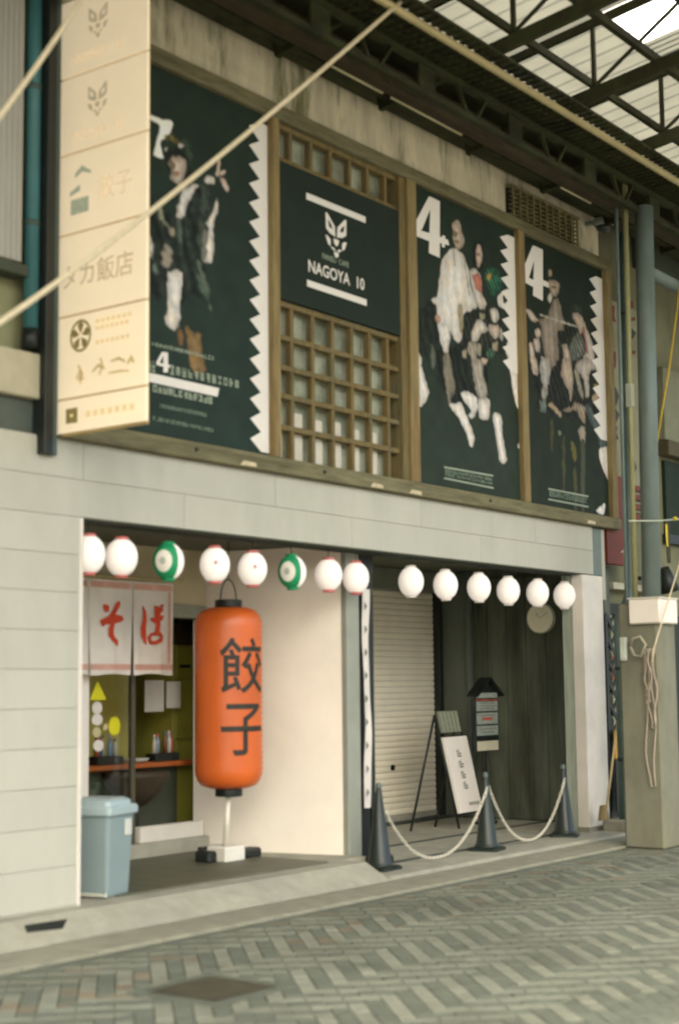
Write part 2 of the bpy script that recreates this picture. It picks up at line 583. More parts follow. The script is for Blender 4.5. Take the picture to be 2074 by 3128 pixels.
# dark rails set across the recess floor
for y0, w, h in ((0.16, 0.05, 0.012), (1.0, 0.05, 0.010), (2.30, 0.10, 0.03)):
    MB().box(10.9, 15.85, y0, y0 + w, F2 - 0.01, F2 + h).build('floor_rail', mat('floor_rail', (0.05, 0.055, 0.045), 0.6), floor2)

# ------------------------------------------------------------------ the shop building
bld = thing('shop_building', (11.4, 0.0, 0.0), 'two-storey shop clad in pale siding, with two open recesses below the billboards', 'building')
# backing walls behind the siding
mb = MB()
mb.box(5.0, 7.44, 0.012, 0.22, 0.0, 2.875)
mb.box(5.0, 15.26, 0.012, 0.22, 2.877, 3.42)
mb.build('wall', M_JOINT, bld)
# siding boards
z, r = 0.19, 0
rowz = []
zz = 2.872
while zz > 0.16:
    rowz.append((max(zz - 0.27, 0.16), zz))
    zz -= 0.27
for i, (za, zb) in enumerate(rowz):
    xs = [5.0, 6.2 + 0.6 * (i % 2) - 0.4, 7.45]
    for a, c in zip(xs[:-1], xs[1:]):
        MB().bev(a + 0.002, c - 0.002, 0.0, 0.016, za + 0.0012, zb - 0.0012, 0.003).build('siding_board', M_SIDE, bld)
for i, (za, zb) in enumerate(((2.872, 3.142), (3.142, 3.412))):
    xs = [5.0]
    x = 7.46 if i else 6.35
    while x < 15.2:
        xs.append(x)
        x += 2.17
    if 15.27 - xs[-1] < 0.3: xs.pop()
    xs.append(15.27)
    for a, c in zip(xs[:-1], xs[1:]):
        MB().bev(a + 0.002, c - 0.002, 0.0, 0.016, za + 0.0012, zb - 0.0012, 0.003).build('siding_board', M_SIDE, bld)
# corner trim, return of the left wall and the underside of the fascia
MB().bev(7.430, 7.462, -0.008, 0.24, 0.16, 2.868, 0.004).build('corner_trim', mat('corner_trim', (0.66, 0.60, 0.53), 0.5, 0.04), bld)
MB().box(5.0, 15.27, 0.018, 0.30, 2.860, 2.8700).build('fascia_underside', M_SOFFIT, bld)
MB().box(7.2, 7.44, 0.24, 2.0, 0.16, 2.95).build('side_wall', M_CREAM, bld)
# ceilings of the two recesses
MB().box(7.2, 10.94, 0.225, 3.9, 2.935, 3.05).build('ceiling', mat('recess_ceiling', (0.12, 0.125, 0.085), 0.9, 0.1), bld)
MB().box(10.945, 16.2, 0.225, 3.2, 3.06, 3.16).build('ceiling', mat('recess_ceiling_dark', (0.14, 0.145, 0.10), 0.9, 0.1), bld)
# dividing wall: cream inside, grey pier to the street
MB().prism([(10.955, 0.325, 0.0), (11.15, 0.325, 0.0), (10.80, 1.81, 0.0), (10.602, 1.81, 0.0)], (0, 0, 2.933)).build('dividing_wall', M_CREAM, bld)
MB().bev(10.95, 11.145, 0.262, 0.322, 0.03, 2.93, 0.004).build('pier', mat('grey_pier', (0.28, 0.29, 0.24), 0.6, 0.06), bld)
MB().bev(11.148, 11.42, 0.30, 0.36, 0.03, 2.93, 0.004).build('jamb', M_BLACK, bld)
# right-hand pillar
MB().bev(14.96, 15.44, -0.02, 0.12, 0.02, 2.86, 0.006).build('pillar', mat('white_pillar', (0.68, 0.62, 0.56), 0.6, 0.05, 3.0, col2=(0.58, 0.54, 0.47), c2scale=1.2), bld)
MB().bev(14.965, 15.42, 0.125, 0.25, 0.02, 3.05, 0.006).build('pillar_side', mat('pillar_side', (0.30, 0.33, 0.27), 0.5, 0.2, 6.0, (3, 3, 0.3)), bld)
MB().bev(14.955, 15.45, -0.025, 0.13, 0.02, 0.10, 0.004).build('pillar_foot', M_FILLET, bld)
MB().bev(15.275, 15.50, 0.01, 0.2, 2.87, 3.41, 0.004).build('end_trim', mat('end_trim', (0.14, 0.17, 0.15), 0.5, 0.1), bld)
MB().bev(15.50, 15.58, 0.01, 0.2, 2.60, 3.41, 0.004).build('end_trim', mat('end_trim_pale', (0.42, 0.40, 0.32), 0.6, 0.1), bld)
# dark wall closing the second recess on the right, with its door leaf
M_DARKW = mat('dark_stained_wall', (0.075, 0.085, 0.058), 0.6, 0.35, 3.0, (2, 2.5, 0.35), 0.08, 30, col2=(0.035, 0.036, 0.022), c2scale=1.3)
MB().box(15.9, 16.05, 0.2, 3.2, 0.0, 3.06).build('recess_wall', M_DARKW, bld)
for k in range(5):
    y0 = 0.70 + k * 0.27
    MB().bev(15.868, 15.9, y0 + 0.004, y0 + 0.266, 0.06, 2.95, 0.004).build('wall_panel', M_DARKW, bld)
MB().bev(15.80, 15.9, 1.99, 2.05, 0.05, 3.05, 0.004).build('door_jamb', mat('door_jamb', (0.10, 0.12, 0.10), 0.5), bld)
MB().bev(15.86, 15.9, 2.06, 2.44, 0.06, 3.04, 0.004).build('door_leaf', mat('door_leaf', (0.115, 0.13, 0.105), 0.5, 0.15, 5.0, (1, 1, 0.3)), bld)
# shutter wall and roller shutter
MB().box(12.62, 16.0, 2.56, 2.72, 0.0, 3.06).build('rear_wall', M_SOFFIT, bld)
MB().prism([(11.16, 0.365, 0.0), (11.30, 0.372, 0.0), (12.55, 1.30, 0.0), (12.60, 1.40, 0.0), (12.60, 3.85, 0.0), (12.50, 3.85, 0.0), (12.50, 1.42, 0.0), (11.16, 0.46, 0.0)], (0, 0, 3.055)).build('inner_wall', mat('inner_wall', (0.6, 0.55, 0.46), 0.8), bld)
MB().bev(15.78, 15.86, 2.42, 2.56, 0.05, 3.05, 0.003).build('shutter_guide', M_BLACK, bld)
sh = thing('roller_shutter', (14.0, 2.5, F2), 'closed cream roller shutter at the back of the right recess', 'shutter')
M_SHUT = mat('shutter_cream', (0.88, 0.80, 0.64), 0.5, 0.05, 3.0, rnd=0.03)
zz = 0.13
i = 0
slat_me = None
while zz < 2.78:
    mb = MB()
    x0, x1, yb = 12.64, 15.79, 2.52
    prof = [(0.0, 0.0), (-0.010, 0.012), (-0.014, 0.035), (-0.010, 0.058), (0.0, 0.068)]
    vs = []
    for (dy, dz) in prof:
        vs += [(x0, yb + dy, zz + dz), (x1, yb + dy, zz + dz)]
    mb.add(vs, [(2 * q, 2 * q + 1, 2 * q + 3, 2 * q + 2) for q in range(4)])
    mb.build('slat', M_SHUT, sh)
    zz += 0.072
MB().box(12.63, 15.79, 2.525, 2.545, 0.05, 2.84).build('slat_backing', M_JOINT, sh)
MB().bev(12.64, 15.79, 2.47, 2.53, 0.055, 0.125, 0.005).build('bottom_rail', mat('shutter_rail', (0.38, 0.36, 0.30), 0.4), sh)
MB().bev(12.61, 15.86, 2.42, 2.56, 2.80, 3.055, 0.006).build('hood', mat('shutter_hood', (0.20, 0.21, 0.16), 0.6), sh)
c = atY(906, 1773, 2.5)
MB().tube([(c.x, 2.50, c.z), (c.x, 2.485, c.z)], 0.035, 12).build('lock', M_BLACK, sh)

# ------------------------------------------------------------------ noodle shop front at the back of the left recess
front = thing('shopfront', (9.6, 1.65, FZ), 'noodle shop front with open doorway behind the short red-lettered curtain', 'shopfront')
M_WARMW = mat('warm_wall', (0.46, 0.40, 0.26), 0.8, 0.08, 3.0)
MB().box(7.44, 10.598, 1.66, 1.80, 2.42, 2.935).build('lintel_wall', M_WARMW, front)
MB().box(7.44, 8.93, 1.66, 1.80, FZ, 2.42).build('wall', M_WARMW, front)
MB().bev(8.93, 9.07, 1.60, 1.82, FZ, 2.42, 0.006).build('door_jamb', mat('white_jamb', (0.74, 0.68, 0.60), 0.5, 0.04), front)
MB().bev(9.07, 10.597, 1.60, 1.84, FZ, 0.30, 0.008).build('threshold', M_SLAB, front)
MB().bev(9.72, 10.55, 1.63, 1.70, 0.30, 0.44, 0.006).build('sill', mat('white_sill', (0.66, 0.62, 0.54), 0.5, 0.05), front)
MB().bev(9.07, 10.597, 1.63, 1.78, 2.30, 2.42, 0.005).build('head_rail', mat('grey_rail', (0.24, 0.25, 0.19), 0.5), front)
# glass leaf on the left, with its stiles
MB().bev(9.075, 9.125, 1.68, 1.72, 0.30, 2.30, 0.004).build('stile', mat('dark_bronze', (0.07, 0.065, 0.04), 0.4), front)
MB().bev(9.66, 9.71, 1.68, 1.72, 0.30, 2.30, 0.004).build('stile', MATS['dark_bronze'], front)
MB().add([(9.125, 1.70, 0.30), (9.66, 1.70, 0.30), (9.66, 1.70, 2.30), (9.125, 1.70, 2.30)], [(0, 1, 2, 3)]).build('pane', glass('door_glass'), front)
# room behind
M_ROOMW = mat('room_wall', (0.60, 0.50, 0.12), 0.8, 0.15, 2.0)
M_ROOMD = mat('room_dark_wood', (0.06, 0.040, 0.016), 0.6, 0.2, 5.0, (4, 4, 0.5))
MB().box(8.2, 12.49, 3.75, 3.85, FZ, 2.93).build('room_wall', M_ROOMD, front)
MB().box(8.2, 11.05, 3.70, 3.748, 0.9, 2.93).build('room_wall', M_ROOMW, front)
MB().box(8.1, 8.2, 1.81, 3.85, FZ, 2.93).build('room_wall', M_ROOMW, front)
MB().box(10.81, 12.49, 1.82, 1.86, FZ, 2.93).build('room_wall', M_ROOMW, front)
MB().box(8.1, 12.49, 1.815, 3.75, FZ - 0.02, FZ + 0.01).build('room_floor', M_TILE, front)
MB().box(8.1, 12.49, 1.815, 3.9, 2.94, 3.0).build('room_ceiling', mat('room_ceiling', (0.5, 0.46, 0.32), 0.8), front)
MB().box(8.3, 10.50, 2.56, 2.60, FZ, 2.93).build('partition', M_ROOMW, front)
# cupboard standing in the room on the right
cab = thing('cupboard', (10.95, 2.5, FZ), 'tall olive cupboard inside the shop behind the orange lantern', 'cupboard')
M_CAB = mat('olive_cupboard', (0.33, 0.31, 0.055), 0.5, 0.1)
MB().bev(10.70, 11.25, 2.16, 2.7, FZ, 2.3, 0.01).build('body', M_CAB, cab)
for z0, z1 in ((0.25, 1.15), (1.17, 1.72), (1.74, 2.05)):
    MB().bev(10.72, 11.23, 2.135, 2.16, z0, z1, 0.006).build('door', M_CAB, cab)
MB().bev(10.76, 10.90, 2.115, 2.135, 1.85, 1.88, 0.002).build('handle', M_BLACK, cab)
MB().bev(10.70, 11.25, 2.15, 2.7, 2.07, 2.302, 0.004).build('dark_top', M_ROOMD, cab)

# counter with its orange edge
ctr = thing('counter', (9.9, 2.1, FZ), 'dark counter with an orange-red top edge inside the shop', 'counter')
MB().bev(8.4, 10.93, 1.95, 2.07, 0.93, 0.98, 0.006).build('counter_top', mat('orange_lacquer', (0.42, 0.11, 0.025), 0.35, 0.1), ctr)
MB().bev(8.4, 10.69, 2.075, 2.5, 0.92, 0.965, 0.004).build('counter_shelf', M_ROOMD, ctr)
MB().box(8.4, 10.69, 2.10, 2.45, FZ, 0.92).build('front_panel', mat('counter_panel', (0.075, 0.085, 0.055), 0.6, 0.15, 3.0), ctr)
# bracket table under the counter: dark half-round shelf
mb = MB()
prof = [(0.02, 0.60), (0.10, 0.63), (0.22, 0.74), (0.30, 0.88), (0.31, 0.925)]
mb.lathe(prof, (9.95, 1.92, -0.02), 20)
st = tag(mb.build('stool', mat('stool_dark', (0.05, 0.035, 0.02), 0.6), None, (9.95, 1.92, FZ), True), 'dark bowl-seated stool tucked under the shop counter', 'stool')
mb = MB().lathe([(0.14, FZ), (0.14, FZ + 0.02), (0.03, FZ + 0.03), (0.03, 0.582)], (9.95, 1.92, 0.0), 14)
mb.build('pedestal', M_BLACK, st)

# condiment trays on the counter
def tray(x, y, n, name_label, seed):
    rnd = random.Random(seed)
    t = thing('condiment_tray', (x, y, 0.98), name_label, 'condiment tray', 'condiment trays on the counter')
    MB().bev(x - 0.16, x + 0.16, y - 0.07, y + 0.07, 0.980, 1.055, 0.006).build('tray', M_BLACK, t)
    cols = [(0.55, 0.50, 0.45), (0.45, 0.10, 0.06), (0.10, 0.16, 0.22), (0.50, 0.45, 0.35), (0.25, 0.35, 0.45), (0.18, 0.08, 0.04)]
    for k in range(n):
        bx, by = x - 0.13 + 0.26 * k / (n - 1), y + rnd.uniform(-0.03, 0.03)
        h = rnd.uniform(0.14, 0.21)
        r = rnd.uniform(0.020, 0.028)
        cc = cols[(k + seed) % 6]
        bo = MB().lathe([(r, 1.05), (r, 1.05 + h * 0.6), (r * 0.55, 1.05 + h * 0.75), (r * 0.5, 1.05 + h * 0.85)], (bx, by, 0), 10).build('bottle', mat('bottle_%d' % ((k + seed) % 6), cc, 0.25, 0.1), t, None, True)
        MB().lathe([(r * 0.6, 1.052 + h * 0.85), (r * 0.5, 1.05 + h)], (bx, by, 0), 8).build('cap', mat('cap_%d' % (k % 3), [(0.6, 0.5, 0.45), (0.5, 0.06, 0.03), (0.08, 0.12, 0.2)][k % 3], 0.4), bo)
tray(9.66, 2.01, 6, 'black tray of sauce bottles on the counter behind the stickered glass', 1)
tray(10.40, 2.01, 5, 'black tray of sauce bottles on the counter beside the orange lantern', 3)
pl = tag(MB().lathe([(0.05, 0.982), (0.11, 0.995), (0.13, 1.02), (0.12, 1.022), (0.06, 1.0)], (10.04, 2.01, 0), 20).build('plate_stack', mat('white_ware', (0.55, 0.55, 0.48), 0.3, 0.05), None, (10.04, 2.01, 0.98), True), 'low white dish between the two condiment trays', 'dish')

# sheets hanging over the counter
for (pa, pb, lab) in (((335, 1571), (379, 1643), 'larger white paper sheet hanging over the counter'), ((385, 1574), (418, 1635), 'smaller white paper sheet hanging next to the cupboard')):
    A, B = atY(pa[0], pa[1], 2.02), atY(pb[0], pb[1], 2.02)
    o = tag(MB().box(A.x, B.x, 2.019, 2.022, B.z, A.z).build('menu_sheet', paper('menu_paper', (0.70, 0.66, 0.58), 0.3), None, ((A.x + B.x) / 2, 2.02, B.z)), lab, 'paper', 'menu sheets over the counter')
# stickers on the glass leaf
stk = front
def disc(px, py, w, h, m, n=18):
    p = atY(px, py, 1.69)
    mb = MB()
    mb.prism([(p.x + w * cos(2 * pi * k / n), 1.691, p.z + h * sin(2 * pi * k / n)) for k in range(n)], (0, -0.003, 0))
    mb.build('sticker', m, stk)
M_YEL = mat('sticker_yellow', (0.62, 0.58, 0.015), 0.5, 0.05)
M_WST = mat('sticker_white', (0.62, 0.58, 0.52), 0.5, 0.05)
A, B, Cc = atY(226, 1572, 1.69), atY(208, 1617, 1.69), atY(246, 1617, 1.69)
MB().prism([(A.x, 1.691, A.z), (B.x, 1.691, B.z), (Cc.x, 1.691, B.z)], (0, -0.003, 0)).build('sticker', M_YEL, stk)
disc(225, 1635, 0.06, 0.055, M_WST)
disc(225, 1662, 0.065, 0.05, M_WST)
disc(265, 1677, 0.07, 0.08, M_YEL)
disc(224, 1691, 0.05, 0.045, mat('sticker_cream', (0.45, 0.40, 0.22), 0.5))
disc(244, 1679, 0.03, 0.03, MATS['sticker_cream'])
disc(228, 1722, 0.06, 0.05, M_WST)

# ------------------------------------------------------------------ noren
nr = thing('shop_curtain', (9.4, 1.45, 1.77), 'white split curtain with pink borders and large red soba lettering over the doorway', 'curtain')
M_CLOTH = paper('noren_cloth', (0.86, 0.79, 0.71), 0.25, 0.9)
M_PINK = mat('noren_border', (0.58, 0.33, 0.26), 0.9, 0.12, 30.0)
M_REDINK = mat('red_ink', (0.52, 0.055, 0.018), 0.8, 0.12, 20.0)
NY = 1.45
MB().tube([(8.30, NY, 2.60), (10.06, NY, 2.62)], 0.014, 10).build('rod', mat('bamboo_rod', (0.36, 0.29, 0.14), 0.6), nr)
edges = [8.36, 8.905, 9.425, 9.955]
def cloth_y(x, z):
    return NY + 0.012 * sin(x * 21 + 0.6) * (2.62 - z) / 0.85 + 0.006 * sin(x * 43 + z * 3)
for pi_, (a, c) in enumerate(zip(edges[:-1], edges[1:])):
    mb = MB()
    nx, nz = 14, 10
    za, zb = 2.585, 1.775
    vs = []
    for j in range(nz + 1):
        t = j / nz
        z = za + (zb - za) * t
        cl = 0.004 + 0.016 * max(0, t - 0.35)           # the slits open towards the hem
        for i in range(nx + 1):
            x = a + cl + (c - a - 2 * cl) * i / nx
            vs.append((x, cloth_y(x, z), z - 0.008 * sin(i * 0.45 + pi_)* t))
    fs = [(j * (nx + 1) + i, j * (nx + 1) + i + 1, (j + 1) * (nx + 1) + i + 1, (j + 1) * (nx + 1) + i) for j in range(nz) for i in range(nx)]
    cl_ = mb.add(vs, fs).build('cloth_panel', M_CLOTH, nr, None, True)
    for (z0, z1) in ((2.57, 2.515), (1.865, 1.815)):
        mb = MB()
        vs = []
        for z in (z0, z1):
            for i in range(nx + 1):
                x = a + 0.02 + (c - a - 0.04) * i / nx
                vs.append((x, cloth_y(x, z) - 0.005, z))
        mb.add(vs, [(i, i + 1, nx + 2 + i, nx + 1 + i) for i in range(nx)]).build('border', M_PINK, cl_)
    if pi_ == 2:
        mb = MB()
        vs = []
        for j in range(9):
            z = 2.51 + (1.87 - 2.51) * j / 8
            for x in (c - 0.085, c - 0.045):
                vs.append((x, cloth_y(x, z) - 0.005, z))
        mb.add(vs, [(2 * j, 2 * j + 1, 2 * j + 3, 2 * j + 2) for j in range(8)]).build('border', M_PINK, cl_)
def brush(parent, strokes, m, fn, name='brush_stroke', nrm=(0, -0.0007, 0)):
    """flat brush strokes: each a list of (px, py, half width in px) mapped to the surface by fn"""
    for si, st_ in enumerate(strokes):
        mb = MB()
        n = len(st_)
        off = Vector(nrm) * si
        L_, R_ = [], []
        for i, (x, y, w) in enumerate(st_):
            x0, y0 = st_[max(i - 1, 0)][:2]
            x1, y1 = st_[min(i + 1, n - 1)][:2]
            tx, ty = x1 - x0, y1 - y0
            l = math.hypot(tx, ty) or 1
            nx_, ny_ = -ty / l * w, tx / l * w
            L_.append(Vector(fn(x + nx_, y + ny_)) + off)
            R_.append(Vector(fn(x - nx_, y - ny_)) + off)
        vs = L_ + R_
        mb.add(vs, [(i, i + 1, n + i + 1, n + i) for i in range(n - 1)])
        mb.build(name, m, parent)
def zn(x, y):   # coordinates of an enlarged detail of the photograph -> frame
    return ((200 + x / 3.136) * 1568 / 2074, (1550 + y / 3.136) * 1568 / 2074)
def on_noren(x, y):
    p = atY(*zn(x, y), NY - 0.022)
    return (p.x, cloth_y(p.x, p.z) - 0.009, p.z)
brush(nr, [
    [(388, 928, 8), (405, 950, 24), (412, 1000, 14)],
    [(528, 898, 8), (515, 935, 24), (480, 1000, 24), (440, 1050, 22), (370, 1098, 28), (385, 1138, 14)],
    [(372, 1105, 20), (430, 1085, 34), (500, 1065, 44), (550, 1068, 30), (568, 1075, 8)],
    [(470, 1095, 20), (445, 1160, 24), (445, 1220, 24), (470, 1265, 24), (500, 1285, 26), (515, 1325, 8)],
    [(752, 945, 4), (770, 1000, 14), (772, 1080, 18), (758, 1160, 24), (762, 1230, 24), (785, 1310, 6)],
    [(862, 950, 12), (890, 962, 26), (890, 1050, 24), (893, 1130, 18), (885, 1220, 18)],
    [(830, 1065, 10), (865, 1085, 26), (930, 1055, 24), (950, 1040, 8)],
    [(925, 935, 14), (935, 955, 22), (950, 930, 8)], [(890, 995, 20), (930, 985, 20), (948, 975, 6)],
    [(885, 1205, 16), (840, 1215, 16), (815, 1250, 20), (830, 1290, 20), (870, 1300, 18), (910, 1275, 22), (925, 1240, 18), (905, 1215, 20), (870, 1210, 16)],
], M_REDINK, on_noren)

# ------------------------------------------------------------------ round paper lanterns
def small_lantern(kind):
    root = thing('paper_lantern', (0, 0, 0), 'x', 'lantern')
    R, H = 0.122, 0.138
    n, m = 28, 20
    prof = []
    for i in range(m + 1):
        a = -pi / 2 * 0.80 + pi * 0.80 * i / m
        rib = 1.0 - 0.024 * (i % 2)
        prof.append((R * cos(a) * rib, H * sin(a) / sin(pi / 2 * 0.80)))
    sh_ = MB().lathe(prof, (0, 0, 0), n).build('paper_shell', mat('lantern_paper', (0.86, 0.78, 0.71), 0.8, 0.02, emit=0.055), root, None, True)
    mr = mat('lantern_rim_red', (0.58, 0.16, 0.14), 0.7) if kind != 'plain' else paper('lantern_paper_rim', (0.80, 0.74, 0.69), 0.3)
    if kind == 'green': mr = mat('lantern_green', (0.01, 0.26, 0.10), 0.6, 0.08)
    for s_ in (-1, 1):
        MB().lathe([(0.047, s_ * (H - 0.006)), (0.052, s_ * (H + 0.004)), (0.047, s_ * (H + 0.014)), (0.030, s_ * (H + 0.015))], (0, 0, 0), 20).build('rim', mr, root, None, True)
        if kind != 'plain':
            pr = []
            for i in range(2):
                a = s_ * (pi / 2 * 0.80 - i * 0.14)
                pr.append((R * cos(a) * 1.012, H * sin(a) / sin(pi / 2 * 0.80) * 1.006))
            MB().lathe(pr, (0, 0, 0), n).build('painted_band', mr, root, None, True)
    MB().tube([(0, 0, H + 0.01), (0, 0, 0.232)], 0.004, 6).build('hanging_wire', M_BLACK, root)
    if kind == 'green':
        # half of the shell is painted green with a white roundel
        mb = MB()
        vs, fs = [], []
        na, nb_ = 18, 14
        for i in range(na + 1):
            az = radians(138 + 116 * i / na)
            for j in range(nb_ + 1):
                el = -pi / 2 * 0.78 + pi * 0.78 * j / nb_
                vs.append((R * cos(el) * cos(az) * 1.012, R * cos(el) * sin(az) * 1.012, H * sin(el) / sin(pi / 2 * 0.80) * 1.012))
        fs = [(i * (nb_ + 1) + j, (i + 1) * (nb_ + 1) + j, (i + 1) * (nb_ + 1) + j + 1, i * (nb_ + 1) + j + 1) for i in range(na) for j in range(nb_)]
        mb.add(vs, fs).build('green_side', MATS['lantern_green'], root, None, True)
        def sph(u, v, k):
            az, el = radians(196) + u, v
            return (R * cos(el) * cos(az) * k, R * cos(el) * sin(az) * k, H * sin(el) / sin(pi / 2 * 0.80) * k)
        for rad, mm, k in ((0.62, mat('roundel_white', (0.74, 0.70, 0.62), 0.7, 0.04), 1.024), (0.20, mat('roundel_grey', (0.40, 0.42, 0.34), 0.7), 1.032)):
            vs = [sph(0, 0, k)]
            for q in (0.5, 1.0):
                for t in range(20):
                    vs.append(sph(rad * q * cos(2 * pi * t / 20) * 0.95, rad * q * sin(2 * pi * t / 20), k))
            fs = [(0, 1 + t, 1 + (t + 1) % 20) for t in range(20)] + [(1 + t, 21 + t, 21 + (t + 1) % 20, 1 + (t + 1) % 20) for t in range(20)]
            MB().add(vs, fs).build('roundel', mm, root, None, True)
    if kind == 'dot':
        az0 = radians(228)
        vs = [(R * 1.012 * cos(az0), R * 1.012 * sin(az0), 0.01)]
        for t in range(10):
            u, v = 0.13 * cos(2 * pi * t / 10), 0.13 * sin(2 * pi * t / 10)
            vs.append((R * 1.008 * cos(az0 + u) * cos(v), R * 1.008 * sin(az0 + u) * cos(v), 0.01 + H * sin(v)))
        MB().add(vs, [(0, 1 + t, 1 + (t + 1) % 10) for t in range(10)]).build('red_mark', mat('faded_red_mark', (0.55, 0.27, 0.24), 0.8), root)
    return root
LY = 0.12
specs = [(205, 'red', 'white lantern with red rims half hidden behind the left wall corner'),
         (283, 'red', 'white lantern with red rims above the middle of the red-lettered curtain'),
         (390, 'green', 'green and white lantern above the right edge of the curtain'),
         (495, 'dot', 'white lantern with a red dot, left of the large lantern hook'),
         (585, 'dot', 'white lantern with a red dot, right of the large lantern hook'),
         (675, 'green', 'green and white lantern in front of the cream side wall'),
         (757, 'red', 'white red-rimmed lantern between the second green lantern and the grey pier'),
         (820, 'red', 'white red-rimmed lantern hanging at the grey pier'),
         (950, 'plain', 'plain white lantern in front of the shutter, first of the right-hand row'),
         (1028, 'plain', 'plain white lantern at the right edge of the shutter'),
         (1106, 'plain', 'plain white lantern in front of the dark wall, third of the right-hand row'),
         (1174, 'plain', 'plain white lantern left of the one above the clock'),
         (1241, 'plain', 'plain white lantern just above the round clock'),
         (1302, 'plain', 'last plain white lantern, next to the white right pillar')]
protos = {}
for px, kind, lab in specs:
    p = atY(px, 1283 + 0.0945 * (px - 283), LY)
    if kind not in protos:
        o = protos[kind] = small_lantern(kind)
    else:
        o = copy_tree(protos[kind])
    o.location = (p.x, LY + random.uniform(-0.008, 0.008), 2.625 + random.uniform(-0.006, 0.006))
    o.rotation_euler = (random.uniform(-0.03, 0.03), random.uniform(-0.03, 0.03), random.uniform(-0.12, 0.12))
    tag(o, lab, 'lantern', 'small paper lanterns under the fascia')
wr = tag(MB().tube([(7.47, LY, 2.854), (9.0, LY, 2.853), (10.8, LY, 2.854), (13.0, LY, 2.853), (14.95, LY, 2.854)], 0.006, 6).build('lantern_wire', M_BLACK, None, (11, LY, 2.92)), 'dark wire under the fascia that the small lanterns hang from', 'wire')

# ------------------------------------------------------------------ large orange lantern
big = thing('large_lantern', (9.95, 0.80, FZ), 'tall orange paper lantern lettered in black, hanging before the cream wall', 'lantern')
M_ORANGE = paper('orange_paper', (0.70, 0.135, 0.020), 0.15, 0.36)
M_ORANGE.node_tree.nodes['Principled BSDF'].inputs['Specular IOR Level'].default_value = 0.6
R, Z0, Z1 = 0.292, 0.795, 2.345
prof = []
nseg = 66
for i in range(nseg + 1):
    t = i / nseg
    z = Z0 + (Z1 - Z0) * t
    e = min(t, 1 - t) * (Z1 - Z0)
    rr = 1.0
    if e < 0.16:
        rr = 0.58 + 0.42 * math.sqrt(max(0, 1 - (1 - e / 0.16) ** 2))
    rr *= 1.0 + 0.008 * (1 if i % 2 else -1)
    prof.append((R * rr, z))
MB().lathe(prof, (9.95, 0.80, 0), 40).build('paper_shell', M_ORANGE, big, None, True)
for z0, z1 in ((Z1 - 0.005, Z1 + 0.07), (Z0 - 0.07, Z0 + 0.005)):
    MB().lathe([(0.115, z0), (0.118, z0 + 0.01), (0.118, z1 - 0.01), (0.115, z1)], (9.95, 0.80, 0), 24).build('cap', M_BLACK, big, None, True)
pts = [(9.95 + 0.105 * cos(a), 0.80, Z1 + 0.06 + 0.19 * sin(a)) for a in [pi * k / 12 for k in range(13)]]
MB().tube(pts, 0.006, 8).build('bail', M_BLACK, big, None, True)
MB().tube([(9.95, 0.80, Z1 + 0.245), (9.95, 0.80, 2.94)], 0.006, 8).build('hook', M_BLACK, big)
# characters wrapped round the shell
SEEN = math.atan2(CAM.y - 0.80, CAM.x - 9.95)
def wrap_text(body, zc, size, az_c, m, squeeze=1.0):
    cu = bpy.data.curves.new('lettering', 'FONT')
    cu.body = body
    cu.size = size
    cu.offset = 0.004
    cu.resolution_u = 4
    t = bpy.data.objects.new('lettering_source', cu)
    COL.objects.link(t)
    bpy.context.view_layer.update()
    me = bpy.data.meshes.new_from_object(t.evaluated_get(bpy.context.evaluated_depsgraph_get()))
    bpy.data.objects.remove(t)
    import bmesh
    bm = bmesh.new()
    bm.from_mesh(me)
    bmesh.ops.triangulate(bm, faces=bm.faces[:])
    for _k in range(4):
        bmesh.ops.subdivide_edges(bm, edges=[e for e in bm.edges if e.calc_length() > 0.03], cuts=1, use_grid_fill=False)
        bmesh.ops.triangulate(bm, faces=[f for f in bm.faces if len(f.verts) > 3])
    xs = [v.co.x for v in bm.verts]
    ys = [v.co.y for v in bm.verts]
    mx, my = (min(xs) + max(xs)) / 2, (min(ys) + max(ys)) / 2
    for v in bm.verts:
        az = az_c + (v.co.x - mx) * squeeze / R
        z = zc + v.co.y - my
        v.co = Vector(((R + 0.005) * cos(az), (R + 0.005) * sin(az), z - FZ))
    bm.to_mesh(me)
    bm.free()
    me.materials.clear()
    me.materials.append(m)
    me.name = 'character'
    o = bpy.data.objects.new('character', me)
    COL.objects.link(o)
    o.parent = big
    WO[o.name] = WO[big.name]
M_INK = mat('black_ink', (0.026, 0.023, 0.015), 0.6, 0.2, 20.0)
wrap_text('餃', 1.84, 0.50, SEEN + 0.50, M_INK, 0.92)
wrap_text('子', 1.30, 0.50, SEEN + 0.50, M_INK, 0.92)
# weight that holds the lantern's cord, with its white post
wt = thing('weighted_stand', (9.98, 0.86, FZ), 'black footed stand with white block and post below the orange lantern', 'stand')
MB().bev(9.86, 10.12, 0.76, 0.98, FZ, FZ + 0.13, 0.01).build('white_block', mat('white_block', (0.70, 0.66, 0.58), 0.6, 0.05), wt)
MB().tube([(9.95, 0.84, FZ + 0.13), (9.95, 0.81, Z0 - 0.07)], 0.024, 12).build('post', mat('cream_post', (0.68, 0.62, 0.52), 0.5), wt, None, True)
MB().bev(9.74, 9.855, 0.84, 1.02, FZ, FZ + 0.10, 0.02).build('foot', M_BLACK, wt)
MB().bev(10.125, 10.40, 0.80, 0.95, FZ, FZ + 0.085, 0.02).build('foot', M_BLACK, wt)
MB().bev(9.80, 10.16, 0.985, 1.03, FZ + 0.10, FZ + 0.125, 0.006).build('tie_bar', M_BLACK, wt)

